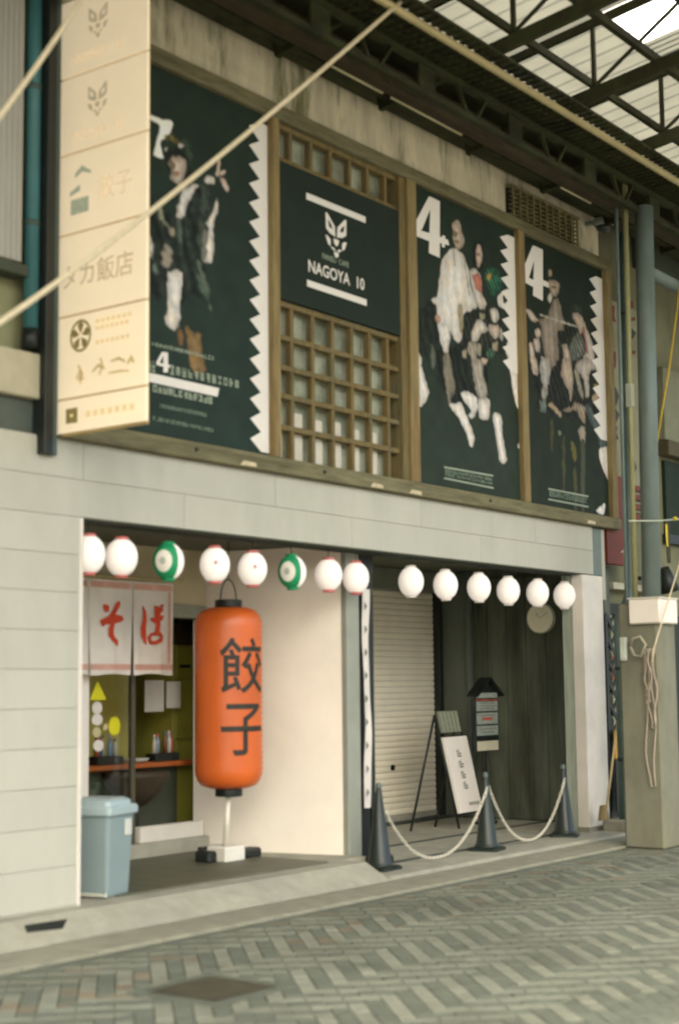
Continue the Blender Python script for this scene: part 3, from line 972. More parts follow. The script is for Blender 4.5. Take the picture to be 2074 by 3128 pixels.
# ------------------------------------------------------------------ waste bin
bn = thing('waste_bin', (7.90, 0.26, FZ), 'blue-grey plastic bin with a lid at the left wall corner', 'bin', rz=radians(14))
M_BIN = mat('bin_plastic', (0.225, 0.285, 0.29), 0.35, 0.06, 3.0)  # shade beside the wall put into the colour: darker body, lighter lid
M_LID = mat('bin_lid', (0.34, 0.42, 0.43), 0.35, 0.06, 3.0)
def loft(sections, cap=True):
    """rounded-rectangle sections (hx, hy, z) joined"""
    mb = MB()
    n = 20
    rings = []
    for hx, hy, z, rc in sections:
        o = len(mb.v)
        for k in range(n):
            q, t = divmod(k, 5)
            a = pi / 2 * q + pi / 2 * t / 4
            sx, sy = ((1, 1), (-1, 1), (-1, -1), (1, -1))[q]
            mb.v.append(Vector((sx * (hx - rc) + rc * cos(a), sy * (hy - rc) + rc * sin(a), z)))
        rings.append(o)
    for a, c in zip(rings[:-1], rings[1:]):
        for k in range(n):
            mb.f.append([a + k, a + (k + 1) % n, c + (k + 1) % n, c + k])
    mb.f.append([rings[0] + k for k in range(n)][::-1])
    mb.f.append([rings[-1] + k for k in range(n)])
    return mb
loft([(0.150, 0.155, 0.0, 0.02), (0.155, 0.16, 0.02, 0.025), (0.180, 0.185, 0.575, 0.03)]).build('body', M_BIN, bn)
loft([(0.200, 0.205, 0.575, 0.035), (0.207, 0.212, 0.585, 0.035), (0.207, 0.212, 0.630, 0.035), (0.195, 0.20, 0.643, 0.035)]).build('rim', M_LID, bn)
loft([(0.17, 0.18, 0.643, 0.04), (0.165, 0.175, 0.675, 0.04), (0.13, 0.14, 0.695, 0.04)]).build('lid', M_LID, bn)
mb = MB().bev(-0.186, -0.16, -0.17, 0.10, 0.006, 0.03, 0.004)
mb.build('pedal', mat('bin_pedal', (0.5, 0.5, 0.42), 0.4), bn)
MB().bev(0.05, 0.13, -0.192, -0.178, 0.42, 0.54, 0.004).build('grip', mat('bin_grip', (0.55, 0.55, 0.5), 0.3), bn)

# ------------------------------------------------------------------ cones and chains
def cone():
    t = thing('traffic_cone', (0, 0, 0), 'x', 'cone')
    M_CONE = mat('cone_plastic', (0.014, 0.021, 0.017), 0.36, 0.2, 6.0)
    prof = [(0.128, 0.035), (0.118, 0.05), (0.105, 0.07), (0.026, 0.68), (0.024, 0.70), (0.012, 0.71)]
    MB().lathe(prof, (0, 0, 0), 24).build('cone_body', M_CONE, t, None, True)
    loft([(0.15, 0.15, 0.0, 0.03), (0.15, 0.15, 0.025, 0.03), (0.13, 0.13, 0.036, 0.03)]).build('base', M_CONE, t)
    MB().lathe([(0.022, 0.70), (0.026, 0.72), (0.022, 0.745), (0.008, 0.755)], (0, 0, 0), 14).build('knob', mat('cone_knob', (0.10, 0.13, 0.12), 0.4), t, None, True)
    return t
cn = cone()
cone_labels = ['dark slender cone standing closest, by the grey pier', 'dark slender cone standing between the two hanging chains', 'dark slender cone standing furthest, by the white right pillar']
CP = []
for i, (px, py) in enumerate(((880, 2012), (1128, 1967), (1308, 1934))):
    p = atZ(px, py, F2)
    o = cn if i == 0 else copy_tree(cn)
    o.location = (p.x + 0.05, p.y + 0.05, F2 + 0.006)
    o.rotation_euler.z = 0.2 * i
    tag(o, cone_labels[i], 'cone', 'cones in front of the right recess')
    CP.append(Vector(o.location))
M_CHAIN = mat('white_chain', (0.60, 0.56, 0.46), 0.5, 0.05)
chain_labels = ['white plastic chain between the first and the middle cone', 'white plastic chain between the middle and the farthest cone']
link_me = None
for i in range(2):
    A, B = CP[i] + Vector((0.05, 0, 0.56)), CP[i + 1] + Vector((-0.02, -0.03, 0.60))
    if i == 1: A.z += 0.06
    t = thing('plastic_chain', tuple((A + B) / 2), chain_labels[i], 'chain', 'chains between the cones')
    pts = []
    N = 56
    sag = 0.56 if i == 0 else 0.58
    for k in range(N + 1):
        s_ = k / N
        p = A.lerp(B, s_)
        p.z -= sag * (1 - (abs(2 * s_ - 1)) ** 2.2)
        pts.append(p)
    # links: alternate flat and upright ovals, joined along the curve
    mb = MB()
    for k in range(N):
        a, c = pts[k], pts[k + 1]
        t_ = (c - a).normalized()
        sd = t_.cross(Vector((0, 1, 0))).normalized() if k % 2 else t_.cross(t_.cross(Vector((0, 1, 0)))).normalized()
        L = (c - a).length * 0.68
        mid = (a + c) / 2
        ring = [mid + t_ * (L * cos(2 * pi * q / 8)) + sd * (0.013 * sin(2 * pi * q / 8)) for q in range(8)]
        mb.tube(ring + [ring[0]], 0.0052, 5, False)
    tag(mb.build('links', M_CHAIN, t, None, True), kind='stuff')

# ------------------------------------------------------------------ things standing in the right recess
# A-frame sign: black tubular easel, white board on the street side
af = thing('easel_sign', (14.3, 1.4, F2), 'black easel with a white lettered board, leaning behind the chains', 'sign')
FL, BL = atZ(1060, 1914, F2), atZ(948, 1920, F2)
TL = atY(1003, 1652, (FL.y + BL.y) / 2)
W_ = Vector((0.57, 0.05, 0))
FR, BR, TR = FL + W_, BL + W_, TL + W_
for a, c in ((FL, TL), (FR, TR), (BL, TL), (BR, TR)):
    MB().tube([a, c], 0.014, 8).build('leg', M_BLACK, af, None, True)
for t_ in (0.12, 0.97):
    MB().tube([FL.lerp(TL, t_), FR.lerp(TR, t_)], 0.012, 8).build('crossbar', M_BLACK, af, None, True)
MB().tube([BL.lerp(TL, 0.1), BR.lerp(TR, 0.1)], 0.012, 8).build('crossbar', M_BLACK, af, None, True)
fn_ = (FR - FL).cross(TL - FL).normalized()
if fn_.y > 0: fn_ = -fn_
def on_af(u, v, k=0.02):
    return FL.lerp(FR, u).lerp(TL.lerp(TR, u), v) + fn_ * k
bd = MB().prism([on_af(0.0, 0.13), on_af(1.0, 0.13), on_af(1.0, 0.80), on_af(0.0, 0.80)], fn_ * 0.03).build('board', mat('sign_white', (0.80, 0.73, 0.66), 0.5, 0.04), af)
MB().prism([on_af(0.02, 0.84), on_af(0.86, 0.84), on_af(0.86, 1.03), on_af(0.02, 1.03)], fn_ * 0.02).build('striped_card', mat('striped_card', (0.20, 0.20, 0.14), 0.6, 0.2, 25.0), af)
for k in range(5):
    u = 0.1 + 0.16 * k
    MB().prism([on_af(u, 0.845, 0.043), on_af(u + 0.05, 0.845, 0.043), on_af(u + 0.05, 1.02, 0.043), on_af(u, 1.02, 0.043)], fn_ * 0.002).build('stripe', M_PTEXT, af)
M_GREYINK = mat('grey_ink', (0.22, 0.21, 0.17), 0.7)
rnd2 = random.Random(5)
for k in range(4):          # four small blurred characters one below the other
    v0 = 0.62 - k * 0.095
    for q in range(5):
        u0, vv = 0.40 + 0.11 * (q % 2) + rnd2.uniform(-0.01, 0.01), v0 + 0.022 * (q // 2)
        MB().prism([on_af(u0, vv, 0.052), on_af(u0 + 0.085, vv, 0.052), on_af(u0 + 0.085, vv + 0.013, 0.052), on_af(u0, vv + 0.013, 0.052)], fn_ * 0.001).build('stroke', M_GREYINK, bd)
    MB().prism([on_af(0.49, v0 - 0.008, 0.052), on_af(0.515, v0 - 0.008, 0.052), on_af(0.515, v0 + 0.066, 0.052), on_af(0.49, v0 + 0.066, 0.052)], fn_ * 0.001).build('stroke', M_GREYINK, bd)
for k in range(6):
    u0 = 0.48 + k * 0.075
    MB().prism([on_af(u0, 0.185, 0.052), on_af(u0 + 0.05, 0.185, 0.052), on_af(u0 + 0.05, 0.215, 0.052), on_af(u0, 0.215, 0.052)], fn_ * 0.001).build('stroke', M_GREYINK, bd)

# notice board on a post with a little pitched roof
NYB = 1.45
c0 = atY(1122, 1650, NYB)
nx0, nx1 = atY(1098, 1650, NYB).x, atY(1146, 1650, NYB).x
def nz(py): return atY(1122, py, NYB).z
ntc = thing('notice_board', (c0.x, NYB, F2), 'small roofed notice board on a black post, covered with printed notices', 'notice board')
MB().bev(c0.x - 0.022, c0.x + 0.022, NYB + 0.02, NYB + 0.065, F2, nz(1600), 0.003).build('post', M_BLACK, ntc)
MB().bev(c0.x - 0.14, c0.x + 0.14, NYB - 0.04, NYB + 0.14, F2, F2 + 0.03, 0.006).build('foot', M_BLACK, ntc)
MB().bev(nx0 - 0.02, nx1 + 0.02, NYB - 0.012, NYB + 0.016, nz(1735), nz(1597), 0.004).build('board', M_BLACK, ntc)
rx = (nx1 - nx0) / 2
for s_ in (-1, 1):
    a = Vector((c0.x, NYB, nz(1566)))
    e = Vector((c0.x + s_ * (rx + 0.06), NYB, nz(1607)))
    MB().bar(a + Vector((0, -0.002, 0)), e, 0.16, 0.018, (0, 0, 1)).build('roof', M_BLACK, ntc)
MB().prism([(c0.x - rx, NYB - 0.01, nz(1597)), (c0.x + rx, NYB - 0.01, nz(1597)), (c0.x, NYB - 0.01, nz(1572))], (0, 0.02, 0)).build('gable', M_BLACK, ntc)
M_NPAP = mat('notice_paper', (0.30, 0.34, 0.30), 0.6, 0.35, 40.0)
for (y0, y1, m) in ((1600, 1612, M_NPAP), (1615, 1618, M_PRED), (1620, 1642, M_NPAP), (1646, 1672, M_NPAP), (1676, 1698, M_NPAP), (1711, 1733, mat('notice_cream', (0.62, 0.57, 0.42), 0.6, 0.1))):
    MB().box(nx0, nx1, NYB - 0.016, NYB - 0.0125, nz(y1), nz(y0)).build('notice', m, ntc)
for (py, m, w) in ((1660, M_PRED, 0.5), (1630, M_GREYINK, 0.8), (1636, M_GREYINK, 0.7), (1624, M_GREYINK, 0.75), (1652, M_GREYINK, 0.7), (1683, M_GREYINK, 0.8), (1691, M_GREYINK, 0.6)):
    hh = 0.035 if m is M_PRED else 0.014
    MB().box(c0.x - rx * w, c0.x + rx * w, NYB - 0.0185, NYB - 0.0165, nz(py) - hh / 2, nz(py) + hh / 2).build('print_line', m, ntc)

# clock on the dark wall
ck = atX(1250, 1428, 15.86)
clk = thing('wall_clock', (15.86, ck.y, ck.z), 'round pale clock high on the dark wall of the right recess', 'clock')
n = 32
MB().prism([(15.862, ck.y + 0.185 * cos(2 * pi * k / n), ck.z + 0.185 * sin(2 * pi * k / n)) for k in range(n)], (-0.04, 0, 0)).build('case', mat('clock_case', (0.30, 0.31, 0.22), 0.5), clk)
MB().prism([(15.821, ck.y + 0.172 * cos(2 * pi * k / n), ck.z + 0.172 * sin(2 * pi * k / n)) for k in range(n)], (-0.003, 0, 0)).build('face', mat('clock_face', (0.86, 0.80, 0.62), 0.6, 0.05), clk)
for an, ln in ((0.9, 0.08), (2.6, 0.12)):
    MB().bar((15.816, ck.y, ck.z), (15.816, ck.y + ln * cos(an), ck.z + ln * sin(an)), 0.004, 0.010, (1, 0, 0)).build('hand', mat('clock_hand', (0.40, 0.39, 0.30), 0.6), clk)

# narrow white banner laced beside the pier
BX = 11.165
bn2 = thing('vertical_banner', (11.23, 0.23, 0.55), 'narrow white banner laced to the grey pier by dark ties', 'banner')
mb = MB()
vs = []
nzb = 24
for j in range(nzb + 1):
    z = 2.54 + (0.56 - 2.54) * j / nzb
    for i in range(5):
        x = BX + 0.10 * i / 4 + 0.004 * sin(j * 0.9)
        vs.append((x, 0.235 + 0.012 * sin(i * 1.3 + j * 0.35), z))
mb.add(vs, [(j * 5 + i, j * 5 + i + 1, (j + 1) * 5 + i + 1, (j + 1) * 5 + i) for j in range(nzb) for i in range(4)])
mb.build('cloth', paper('banner_cloth', (0.80, 0.73, 0.67), 0.2), bn2, None, True)
for k in range(9):
    z = 2.38 - k * 0.21
    MB().prism([(BX - 0.015, 0.205, z - 0.035), (BX - 0.015, 0.205, z + 0.035), (BX + 0.022, 0.205, z)], (0, -0.004, 0)).build('tie', mat('banner_tie', (0.16, 0.17, 0.13), 0.7), bn2)
MB().tube([(BX + 0.114, 0.25, 0.05), (BX + 0.114, 0.25, 2.70)], 0.012, 8).build('pole', M_BLACK, bn2, None, True)
MB().bev(BX, BX + 0.26, 0.10, 0.255, F2, F2 + 0.09, 0.02).build('foot', M_BLACK, bn2)

# ------------------------------------------------------------------ upper storey
up = thing('upper_wall', (11.5, 0.1, 3.42), 'stained concrete upper wall showing above the row of billboards', 'wall')
MB().box(7.3, 15.9, 0.13, 0.45, 3.42, 7.25).build('concrete', M_CONC, up)
MB().box(15.9, 16.1, 0.5, 0.8, 3.42, 7.4).build('return_wall', mat('return_wall', (0.10, 0.105, 0.06), 0.9), up)
# left part of the storey, beyond the projecting sign
lw = thing('left_upper_wall', (6.0, 0.1, 3.42), 'olive upper wall with a pale ledge left of the projecting sign', 'wall')
MB().box(3.0, 7.29, 0.16, 0.5, 3.42, 8.0).build('wall', M_OLIVE, lw)
MB().bev(3.0, 7.03, -0.02, 0.155, 3.665, 3.985, 0.01).build('ledge', mat('pale_ledge', (0.42, 0.38, 0.27), 0.8, 0.12, 4.0), lw)
MB().box(3.0, 7.06, 0.05, 0.15, 3.415, 3.66).build('dark_band', mat('dark_band', (0.075, 0.09, 0.075), 0.6), lw)
cx1 = atY(54, 400, 0.02).x
for k in range(14):
    x1 = cx1 - k * 0.05
    MB().bev(x1 - 0.048, x1, 0.02, 0.06 - 0.012 * (k % 2), 4.62, 8.0, 0.005).build('cladding_rib', mat('grey_cladding', (0.36, 0.35, 0.31), 0.5, 0.08, 3.0, (1, 1, 0.3)), lw)
MB().box(3.0, cx1, 0.062, 0.155, 4.60, 8.0).build('cladding_back', M_JOINT, lw)
MB().bev(3.0, cx1 + 0.04, -0.01, 0.15, 4.52, 4.60, 0.006).build('sill', M_SOFFIT, lw)
a_, b_ = atY(66, 400, 0.12).x, atY(98, 400, 0.12).x
MB().box(a_, b_ + 0.06, 0.10, 0.158, 4.0, 6.25).build('dark_opening', M_BLACK, lw)
tp = atY(83, 400, 0.0).x
pp = tag(MB().tube([(tp, 0.03, 8.0), (tp, 0.03, 4.12)], 0.055, 14).build('downpipe', M_TEAL, None, (tp, 0.03, 4.1), True), 'teal blue downpipe on the wall left of the projecting sign', 'pipe')
MB().tube([(tp, 0.03, 4.16), (tp, 0.03, 4.02)], 0.064, 14).build('socket', M_BLACK, pp, None, True)
for z in (4.9, 5.9):
    MB().tube([(tp, 0.03, z), (tp, 0.03, z + 0.04)], 0.060, 14).build('clamp', M_CONDUIT, pp, None, True)

# ------------------------------------------------------------------ billboard frame
bf = thing('billboard_frame', (11.5, -0.02, 3.42), 'weathered timber frame that holds the row of billboards', 'frame')
MB().bev(7.18, 15.86, -0.075, 0.12, 3.418, 3.55, 0.008).build('sill_beam', M_WOOD, bf)
MB().bev(7.5, 15.90, -0.055, 0.12, 6.485, 6.615, 0.008).build('top_beam', M_WOOD, bf)
M_POSTM = mat('post_timber', (0.25, 0.19, 0.08), 0.8, 0.25, 5.0, (4, 4, 0.5), 0.12, 50, col2=(0.20, 0.125, 0.05), c2scale=0.9)
for (x0, x1, m) in ((7.55, 7.64, M_WOOD), (9.545, 9.645, M_POSTM), (11.575, 11.725, M_POSTM), (13.675, 13.80, M_POSTM), (15.70, 15.83, M_POSTM)):
    MB().bev(x0, x1, -0.06, 0.12, 3.552, 6.483, 0.006).build('post', m, bf)
MB().bev(11.475, 11.573, -0.03, 0.12, 3.552, 6.483, 0.006).build('post', M_BROWN, bf)
for px, py in ((575, 1074), (871, 1128), (1365, 1206), (960, 1134)):
    p = atY(px, py, -0.08)
    MB().prism([(p.x - 0.10, -0.077, 3.43), (p.x + 0.10, -0.077, 3.43), (p.x + 0.09, -0.077, 3.463), (p.x - 0.06, -0.077, 3.468)], (0, -0.004, 0)).build('bare_patch', mat('bare_wood', (0.58, 0.48, 0.31), 0.8, 0.2, 14.0), bf)
for px in (455, 750, 1130):
    p = atY(px, 1060, -0.08)
    MB().tube([(p.x, -0.07, 3.49), (p.x, -0.088, 3.49)], 0.016, 8).build('bolt', M_BLACK, bf)

# ------------------------------------------------------------------ posters
PY = 0.0          # front face of the boards
def zC(x, y): return ((430 + x / 3.92) * 1568 / 2074, (250 + y / 3.92) * 1568 / 2074)
def zD(x, y): return ((430 + x / 3.92) * 1568 / 2074, (850 + y / 3.92) * 1568 / 2074)
def z5(x, y): return ((1174 + x / 2.24) * 1568 / 2074, (500 + y / 2.24) * 1568 / 2074)
def z6(x, y): return ((1100 + x / 1.96) * 1568 / 2074, (1000 + y / 1.96) * 1568 / 2074)
LAY = [0]
FR = random.Random(11)
def figure(parent, fn, pts, m, name='printed_figure', lo=None, hi=None, smooth_=True):
    """closed outline on the poster, rounded once, laid a millimetre above the one below"""
    P = [atY(*fn(x, y), PY) for x, y in pts]
    if smooth_:
        Q = []
        n_ = len(P)
        for i in range(n_):
            p0, p1_, p2, p3_ = P[i - 1], P[i], P[(i + 1) % n_], P[(i + 2) % n_]
            for t in (0.0, 0.34, 0.67):
                q = (p1_ * 2 + (p2 - p0) * t + (p0 * 2 - p1_ * 5 + p2 * 4 - p3_) * t * t + (p1_ * 3 - p0 - p2 * 3 + p3_) * t ** 3) * 0.5
                q = q * 0.55 + p1_.lerp(p2, t) * 0.45
                Q.append(q + Vector((FR.uniform(-0.007, 0.007), 0, FR.uniform(-0.007, 0.007))))
        P = Q
    if lo is not None:
        P = [Vector((min(max(p.x, lo), hi), p.y, min(max(p.z, 3.556), 6.48))) for p in P]
    LAY[0] += 1
    yy = PY - 0.0042 - 0.0003 * (LAY[0] % 10)
    MB().prism([(p.x, yy, p.z) for p in P], (0, -0.0003, 0)).build(name, m, parent)
def dashes(parent, fn, p0, p1, h, m, n, seed=1, fill=0.72, jit=0.3):
    """a line of print too small to read: n little upright marks between two points"""
    rn = random.Random(seed)
    A, B = atY(*fn(*p0), PY), atY(*fn(*p1), PY)
    mb = MB()
    for k in range(n):
        a, c = A.lerp(B, k / n), A.lerp(B, (k + fill) / n)
        hh = h * (1 - jit * rn.random())
        yy = PY - 0.0085
        w = (c.x - a.x)
        for bx_ in rn.sample((0.0, 0.36, 0.72), rn.choice((1, 2, 2, 3))):
            mb.box(a.x + w * bx_, a.x + w * (bx_ + 0.24), yy, yy + 0.001, a.z - hh / 2, a.z + hh / 2)
        for bz_ in rn.sample((-0.5, -0.12, 0.26), rn.choice((1, 2, 2))):
            mb.box(a.x, c.x, yy - 0.0004, yy - 0.0002, a.z + hh * bz_, a.z + hh * (bz_ + 0.22))
    tag(mb.build('small_print', m, parent), kind='stuff')
def zigzag(parent, xr, xv, xt, ztop, zbot, n, taper=None):
    """white serrated strip down the right edge of a poster"""
    st = (ztop - zbot) / n
    pts = [(xr, PY - 0.008, zbot), (xr, PY - 0.008, ztop)]
    for k in range(n):
        zc = ztop - st * k
        pts += [((xv if k else xv - 0.02), PY - 0.008, zc), (xt, PY - 0.008, zc - st * 0.42)]
    pts += [(xv, PY - 0.008, zbot)]
    # split into strips so that every piece is convex
    mb = MB()
    for k in range(n):
        z0, z1 = ztop - st * k, ztop - st * (k + 1)
        mb.prism([(xr, PY - 0.008, z0), (xr, PY - 0.008, z1), (xv, PY - 0.008, z1), (xt, PY - 0.008, z0 - st * 0.42), (xv, PY - 0.008, z0)], (0, -0.0004, 0))
    mb.build('serrated_border', M_PWHITE, parent)
def poster(x0, x1, label):
    t = thing('poster', ((x0 + x1) / 2, PY, 3.55), label, 'poster', 'dance posters in the billboard frame')
    MB().bev(x0, x1, PY, PY + 0.035, 3.553, 6.482, 0.002).build('board', M_BLACKG, t)
    return t

import numpy as np
NPR = np.random.default_rng(3)
def vnoise(h, w, cell):
    gh, gw = h // cell + 3, w // cell + 3
    g_ = NPR.random((gh, gw))
    yy, xx = np.arange(h) / cell, np.arange(w) / cell
    y0, x0 = yy.astype(int), xx.astype(int)
    fy, fx = (yy - y0)[:, None], (xx - x0)[None, :]
    fy, fx = fy * fy * (3 - 2 * fy), fx * fx * (3 - 2 * fx)
    a, b_, c, d = g_[y0][:, x0], g_[y0][:, x0 + 1], g_[y0 + 1][:, x0], g_[y0 + 1][:, x0 + 1]
    return (a * (1 - fx) + b_ * fx) * (1 - fy) + (c * (1 - fx) + d * fx) * fy
M_PRINT = bpy.data.materials.new('printed_photo')
M_PRINT.use_nodes = True
_b = M_PRINT.node_tree.nodes['Principled BSDF']
_b.inputs['Roughness'].default_value = 0.7
_b.inputs['Specular IOR Level'].default_value = 0.2
_a = M_PRINT.node_tree.nodes.new('ShaderNodeAttribute')
_a.attribute_name = 'print'
M_PRINT.node_tree.links.new(_a.outputs['Color'], _b.inputs['Base Color'])
class Art:
    """a printed photograph: ink laid down in soft shapes on a fine grid over the sheet"""
    NX, NZ = 200, 304
    def __init__(s, x0, x1, bg=(0.018, 0.028, 0.019), low=(0.018, 0.028, 0.019)):
        s.x0, s.x1, s.z0, s.z1 = x0 + 0.004, x1 - 0.004, 3.557, 6.478
        s.X, s.Z = np.meshgrid(np.linspace(s.x0, s.x1, s.NX), np.linspace(s.z1, s.z0, s.NZ))
        t = np.linspace(0, 1, s.NZ)[:, None, None]
        s.C = np.array(bg)[None, None, :] * (1 - t) + np.array(low)[None, None, :] * t
        s.C = np.repeat(s.C, s.NX, 1) * (0.85 + 0.3 * vnoise(s.NZ, s.NX, 14))[:, :, None]
    def blob(s, fn, pts, col, soft=0.014, rnd=0.25, fold=(0.17, 52.0, 0.25)):
        soft = soft * 0.75
        rnd = min(0.6, rnd * 1.5)
        P = [atY(*fn(x, y), PY) for x, y in pts]
        Q = []
        n = len(P)
        for i in range(n):
            a, p, q, r = P[i - 1], P[i], P[(i + 1) % n], P[(i + 2) % n]
            for t in (0.0, 0.33, 0.66):
                v = (p * 2 + (q - a) * t + (a * 2 - p * 5 + q * 4 - r) * t * t + (p * 3 - a - q * 3 + r) * t ** 3) * 0.5
                v = v * 0.7 + p.lerp(q, t) * 0.3
                Q.append((v.x, v.z))
        Q = np.array(Q)
        pad = 3 * soft
        ix = np.where((s.X[0] > Q[:, 0].min() - pad) & (s.X[0] < Q[:, 0].max() + pad))[0]
        iz = np.where((s.Z[:, 0] > Q[:, 1].min() - pad) & (s.Z[:, 0] < Q[:, 1].max() + pad))[0]
        if len(ix) == 0 or len(iz) == 0:
            return
        sl = np.s_[iz[0]:iz[-1] + 1, ix[0]:ix[-1] + 1]
        X, Z = s.X[sl], s.Z[sl]
        D = np.full(X.shape, 1e9)
        ins = np.zeros(X.shape, bool)
        for (ax, az), (bx, bz) in zip(Q, np.roll(Q, -1, 0)):
            dx, dz = bx - ax, bz - az
            l2 = dx * dx + dz * dz + 1e-12
            t = np.clip(((X - ax) * dx + (Z - az) * dz) / l2, 0, 1)
            D = np.minimum(D, np.hypot(X - ax - t * dx, Z - az - t * dz))
            cr = ((az > Z) != (bz > Z)) & (X < dx * (Z - az) / (dz if abs(dz) > 1e-12 else 1e-12) + ax)
            ins ^= cr
        sd = np.where(ins, D, -D) + (vnoise(*X.shape, 4) - 0.5) * soft * 2.2 + (vnoise(*X.shape, 9) - 0.5) * soft * 1.6
        a = np.clip(0.5 + sd / (2 * soft), 0, 1)
        a = a * a * (3 - 2 * a)
        mx = max(sd.max(), 1e-3)
        sh = 1 - rnd * (1 - np.clip(sd / (0.7 * mx), 0, 1))
        amp, fr, sk = fold
        wob = vnoise(*X.shape, 12) * 3.0
        sh = sh * (1 - amp * (0.5 + 0.5 * np.sin(fr * (X + sk * Z) + wob))) * (1 - amp * 0.9 * vnoise(*X.shape, 5)) * (1 - amp * 0.7 * vnoise(*X.shape, 2))
        hue = (vnoise(*X.shape, 7) - 0.5)[:, :, None] * np.array([0.10, -0.02, -0.16])[None, None, :] + 1
        sh = sh * (0.90 + 0.16 * vnoise(*X.shape, 3))
        col = np.array(col)[None, None, :] * hue
        s.C[sl] = s.C[sl] * (1 - a[:, :, None]) + col * sh[:, :, None] * a[:, :, None]
    def build(s, parent):
        L = WO[parent.name]
        vs = np.stack([s.X - L.x, np.full(s.X.shape, PY - 0.003) - L.y, s.Z - L.z], -1).reshape(-1, 3)
        fs = []
        for j in range(s.NZ - 1):
            o = j * s.NX
            fs += [(o + i, o + s.NX + i, o + s.NX + i + 1, o + i + 1) for i in range(s.NX - 1)]
        me = bpy.data.meshes.new('printed_image')
        me.from_pydata(vs.tolist(), [], fs)
        at = me.color_attributes.new('print', 'FLOAT_COLOR', 'POINT')
        col = np.concatenate([np.clip(s.C, 0.004, 0.85).reshape(-1, 3), np.ones((s.NX * s.NZ, 1))], 1)
        at.data.foreach_set('color', col.astype(np.float32).ravel())
        me.materials.append(M_PRINT)
        me.update()
        o = bpy.data.objects.new('printed_image', me)
        COL.objects.link(o)
        o.parent = parent
        WO[o.name] = L
def zoomed(x0, y0, k):
    return lambda x, y: ((x0 + x / k) * 1568 / 2074, (y0 + y / k) * 1568 / 2074)
zP, zQ, zR, zS, zT = zoomed(440, 300, 2.24), zoomed(1250, 560, 2.56), zoomed(1250, 1000, 2.56), zoomed(1590, 720, 3.2), zoomed(1590, 1100, 2.704)
WH, CR, SK = (0.95, 0.87, 0.79), (0.80, 0.71, 0.62), (0.72, 0.54, 0.43)

p1 = poster(7.642, 9.543, 'first black poster with a dancer, beside the cream projecting sign')
A1 = Art(7.642, 9.543, (0.018, 0.030, 0.020), (0.020, 0.036, 0.028))
B = A1.blob
B(zP, [(60, 720), (120, 760), (200, 800), (260, 640), (330, 600), (400, 600), (430, 760), (400, 900), (390, 1120), (450, 1344), (40, 1344)], (0.060, 0.085, 0.066), 0.05, 0.3, (0.6, 40, 0.3))
B(zP, [(390, 600), (430, 580), (450, 760), (410, 830), (400, 1100), (370, 1000), (380, 750)], (0.075, 0.095, 0.075), 0.03)
B(zP, [(270, 300), (310, 330), (330, 470), (300, 480)], (0.06, 0.09, 0.06), 0.03)
B(zP, [(40, 118), (110, 140), (190, 158), (185, 215), (150, 270), (118, 285), (112, 330), (130, 405), (62, 395), (80, 320), (108, 190), (45, 145)], WH, 0.008, 0.0, (0, 1, 0))
B(zP, [(140, 265), (200, 250), (235, 285), (230, 320), (180, 305)], (0.26, 0.22, 0.08), 0.02, 0.3, (0.5, 70, 0.5))
B(zP, [(228, 315), (248, 305), (270, 325), (255, 350), (232, 342)], CR)
B(zP, [(135, 350), (150, 328), (168, 340), (155, 365)], CR)
B(zP, [(150, 380), (240, 360), (310, 420), (320, 520), (300, 560), (160, 480)], (0.022, 0.028, 0.018), 0.02)
B(zP, [(190, 405), (250, 400), (285, 430), (290, 500), (270, 560), (235, 585), (195, 575), (172, 545), (180, 500), (165, 450)], (0.72, 0.58, 0.48), 0.014, 0.35)
B(zP, [(172, 430), (212, 445), (212, 475), (185, 485)], (0.26, 0.18, 0.10), 0.014)
B(zP, [(195, 508), (238, 506), (240, 526), (205, 530)], (0.42, 0.22, 0.15), 0.010)
B(zP, [(370, 595), (335, 650), (300, 720), (265, 820), (220, 810), (235, 720), (260, 640), (310, 605)], WH, 0.016, 0.3)
B(zP, [(405, 560), (450, 530), (480, 545), (475, 575), (430, 590)], CR)
B(zP, [(486, 525), (502, 430), (520, 432), (510, 528)], SK, 0.010)
B(zP, [(512, 505), (555, 488), (564, 505), (525, 527)], SK, 0.010)
B(zP, [(515, 540), (560, 565), (582, 620), (565, 638), (530, 590)], SK, 0.012)
B(zP, [(505, 650), (500, 760), (478, 850), (468, 1105), (405, 1112), (420, 980), (435, 900), (412, 850), (470, 780), (490, 700)], WH, 0.014, 0.3)
B(zP, [(396, 900), (428, 900), (425, 1108), (398, 1108)], (0.26, 0.26, 0.21), 0.02)
B(zP, [(95, 748), (125, 748), (134, 835), (105, 822)], (0.36, 0.38, 0.29))
B(zP, [(122, 842), (135, 832), (192, 900), (180, 912)], (0.20, 0.22, 0.16))
B(zP, [(172, 880), (212, 888), (206, 952), (175, 942)], (0.40, 0.34, 0.26))
B(zP, [(135, 1018), (180, 1018), (192, 1100), (162, 1172), (123, 1132)], (0.44, 0.38, 0.30), 0.02, 0.3)
B(zP, [(18, 890), (45, 950), (58, 1065), (20, 1065)], CR, 0.02)
B(zP, [(45, 1050), (70, 1100), (98, 1195), (68, 1185)], (0.20, 0.25, 0.20), 0.02)
B(zP, [(230, 830), (258, 830), (258, 980), (238, 980)], (0.13, 0.16, 0.125), 0.02)
B(zP, [(360, 1120), (385, 1120), (450, 1344), (400, 1344)], (0.14, 0.17, 0.135), 0.025)
B(zD, [(330, -60), (495, -60), (480, 250), (455, 600), (300, 545), (325, 250)], WH, 0.014, 0.2)
B(zD, [(650, -60), (720, 0), (850, 340), (810, 340)], (0.12, 0.17, 0.12), 0.02)
B(zD, [(520, 565), (620, 640), (710, 680), (735, 900), (775, 1110), (615, 1130), (575, 900), (550, 750)], (0.44, 0.27, 0.11), 0.018, 0.3, (0.3, 40, 0.4))
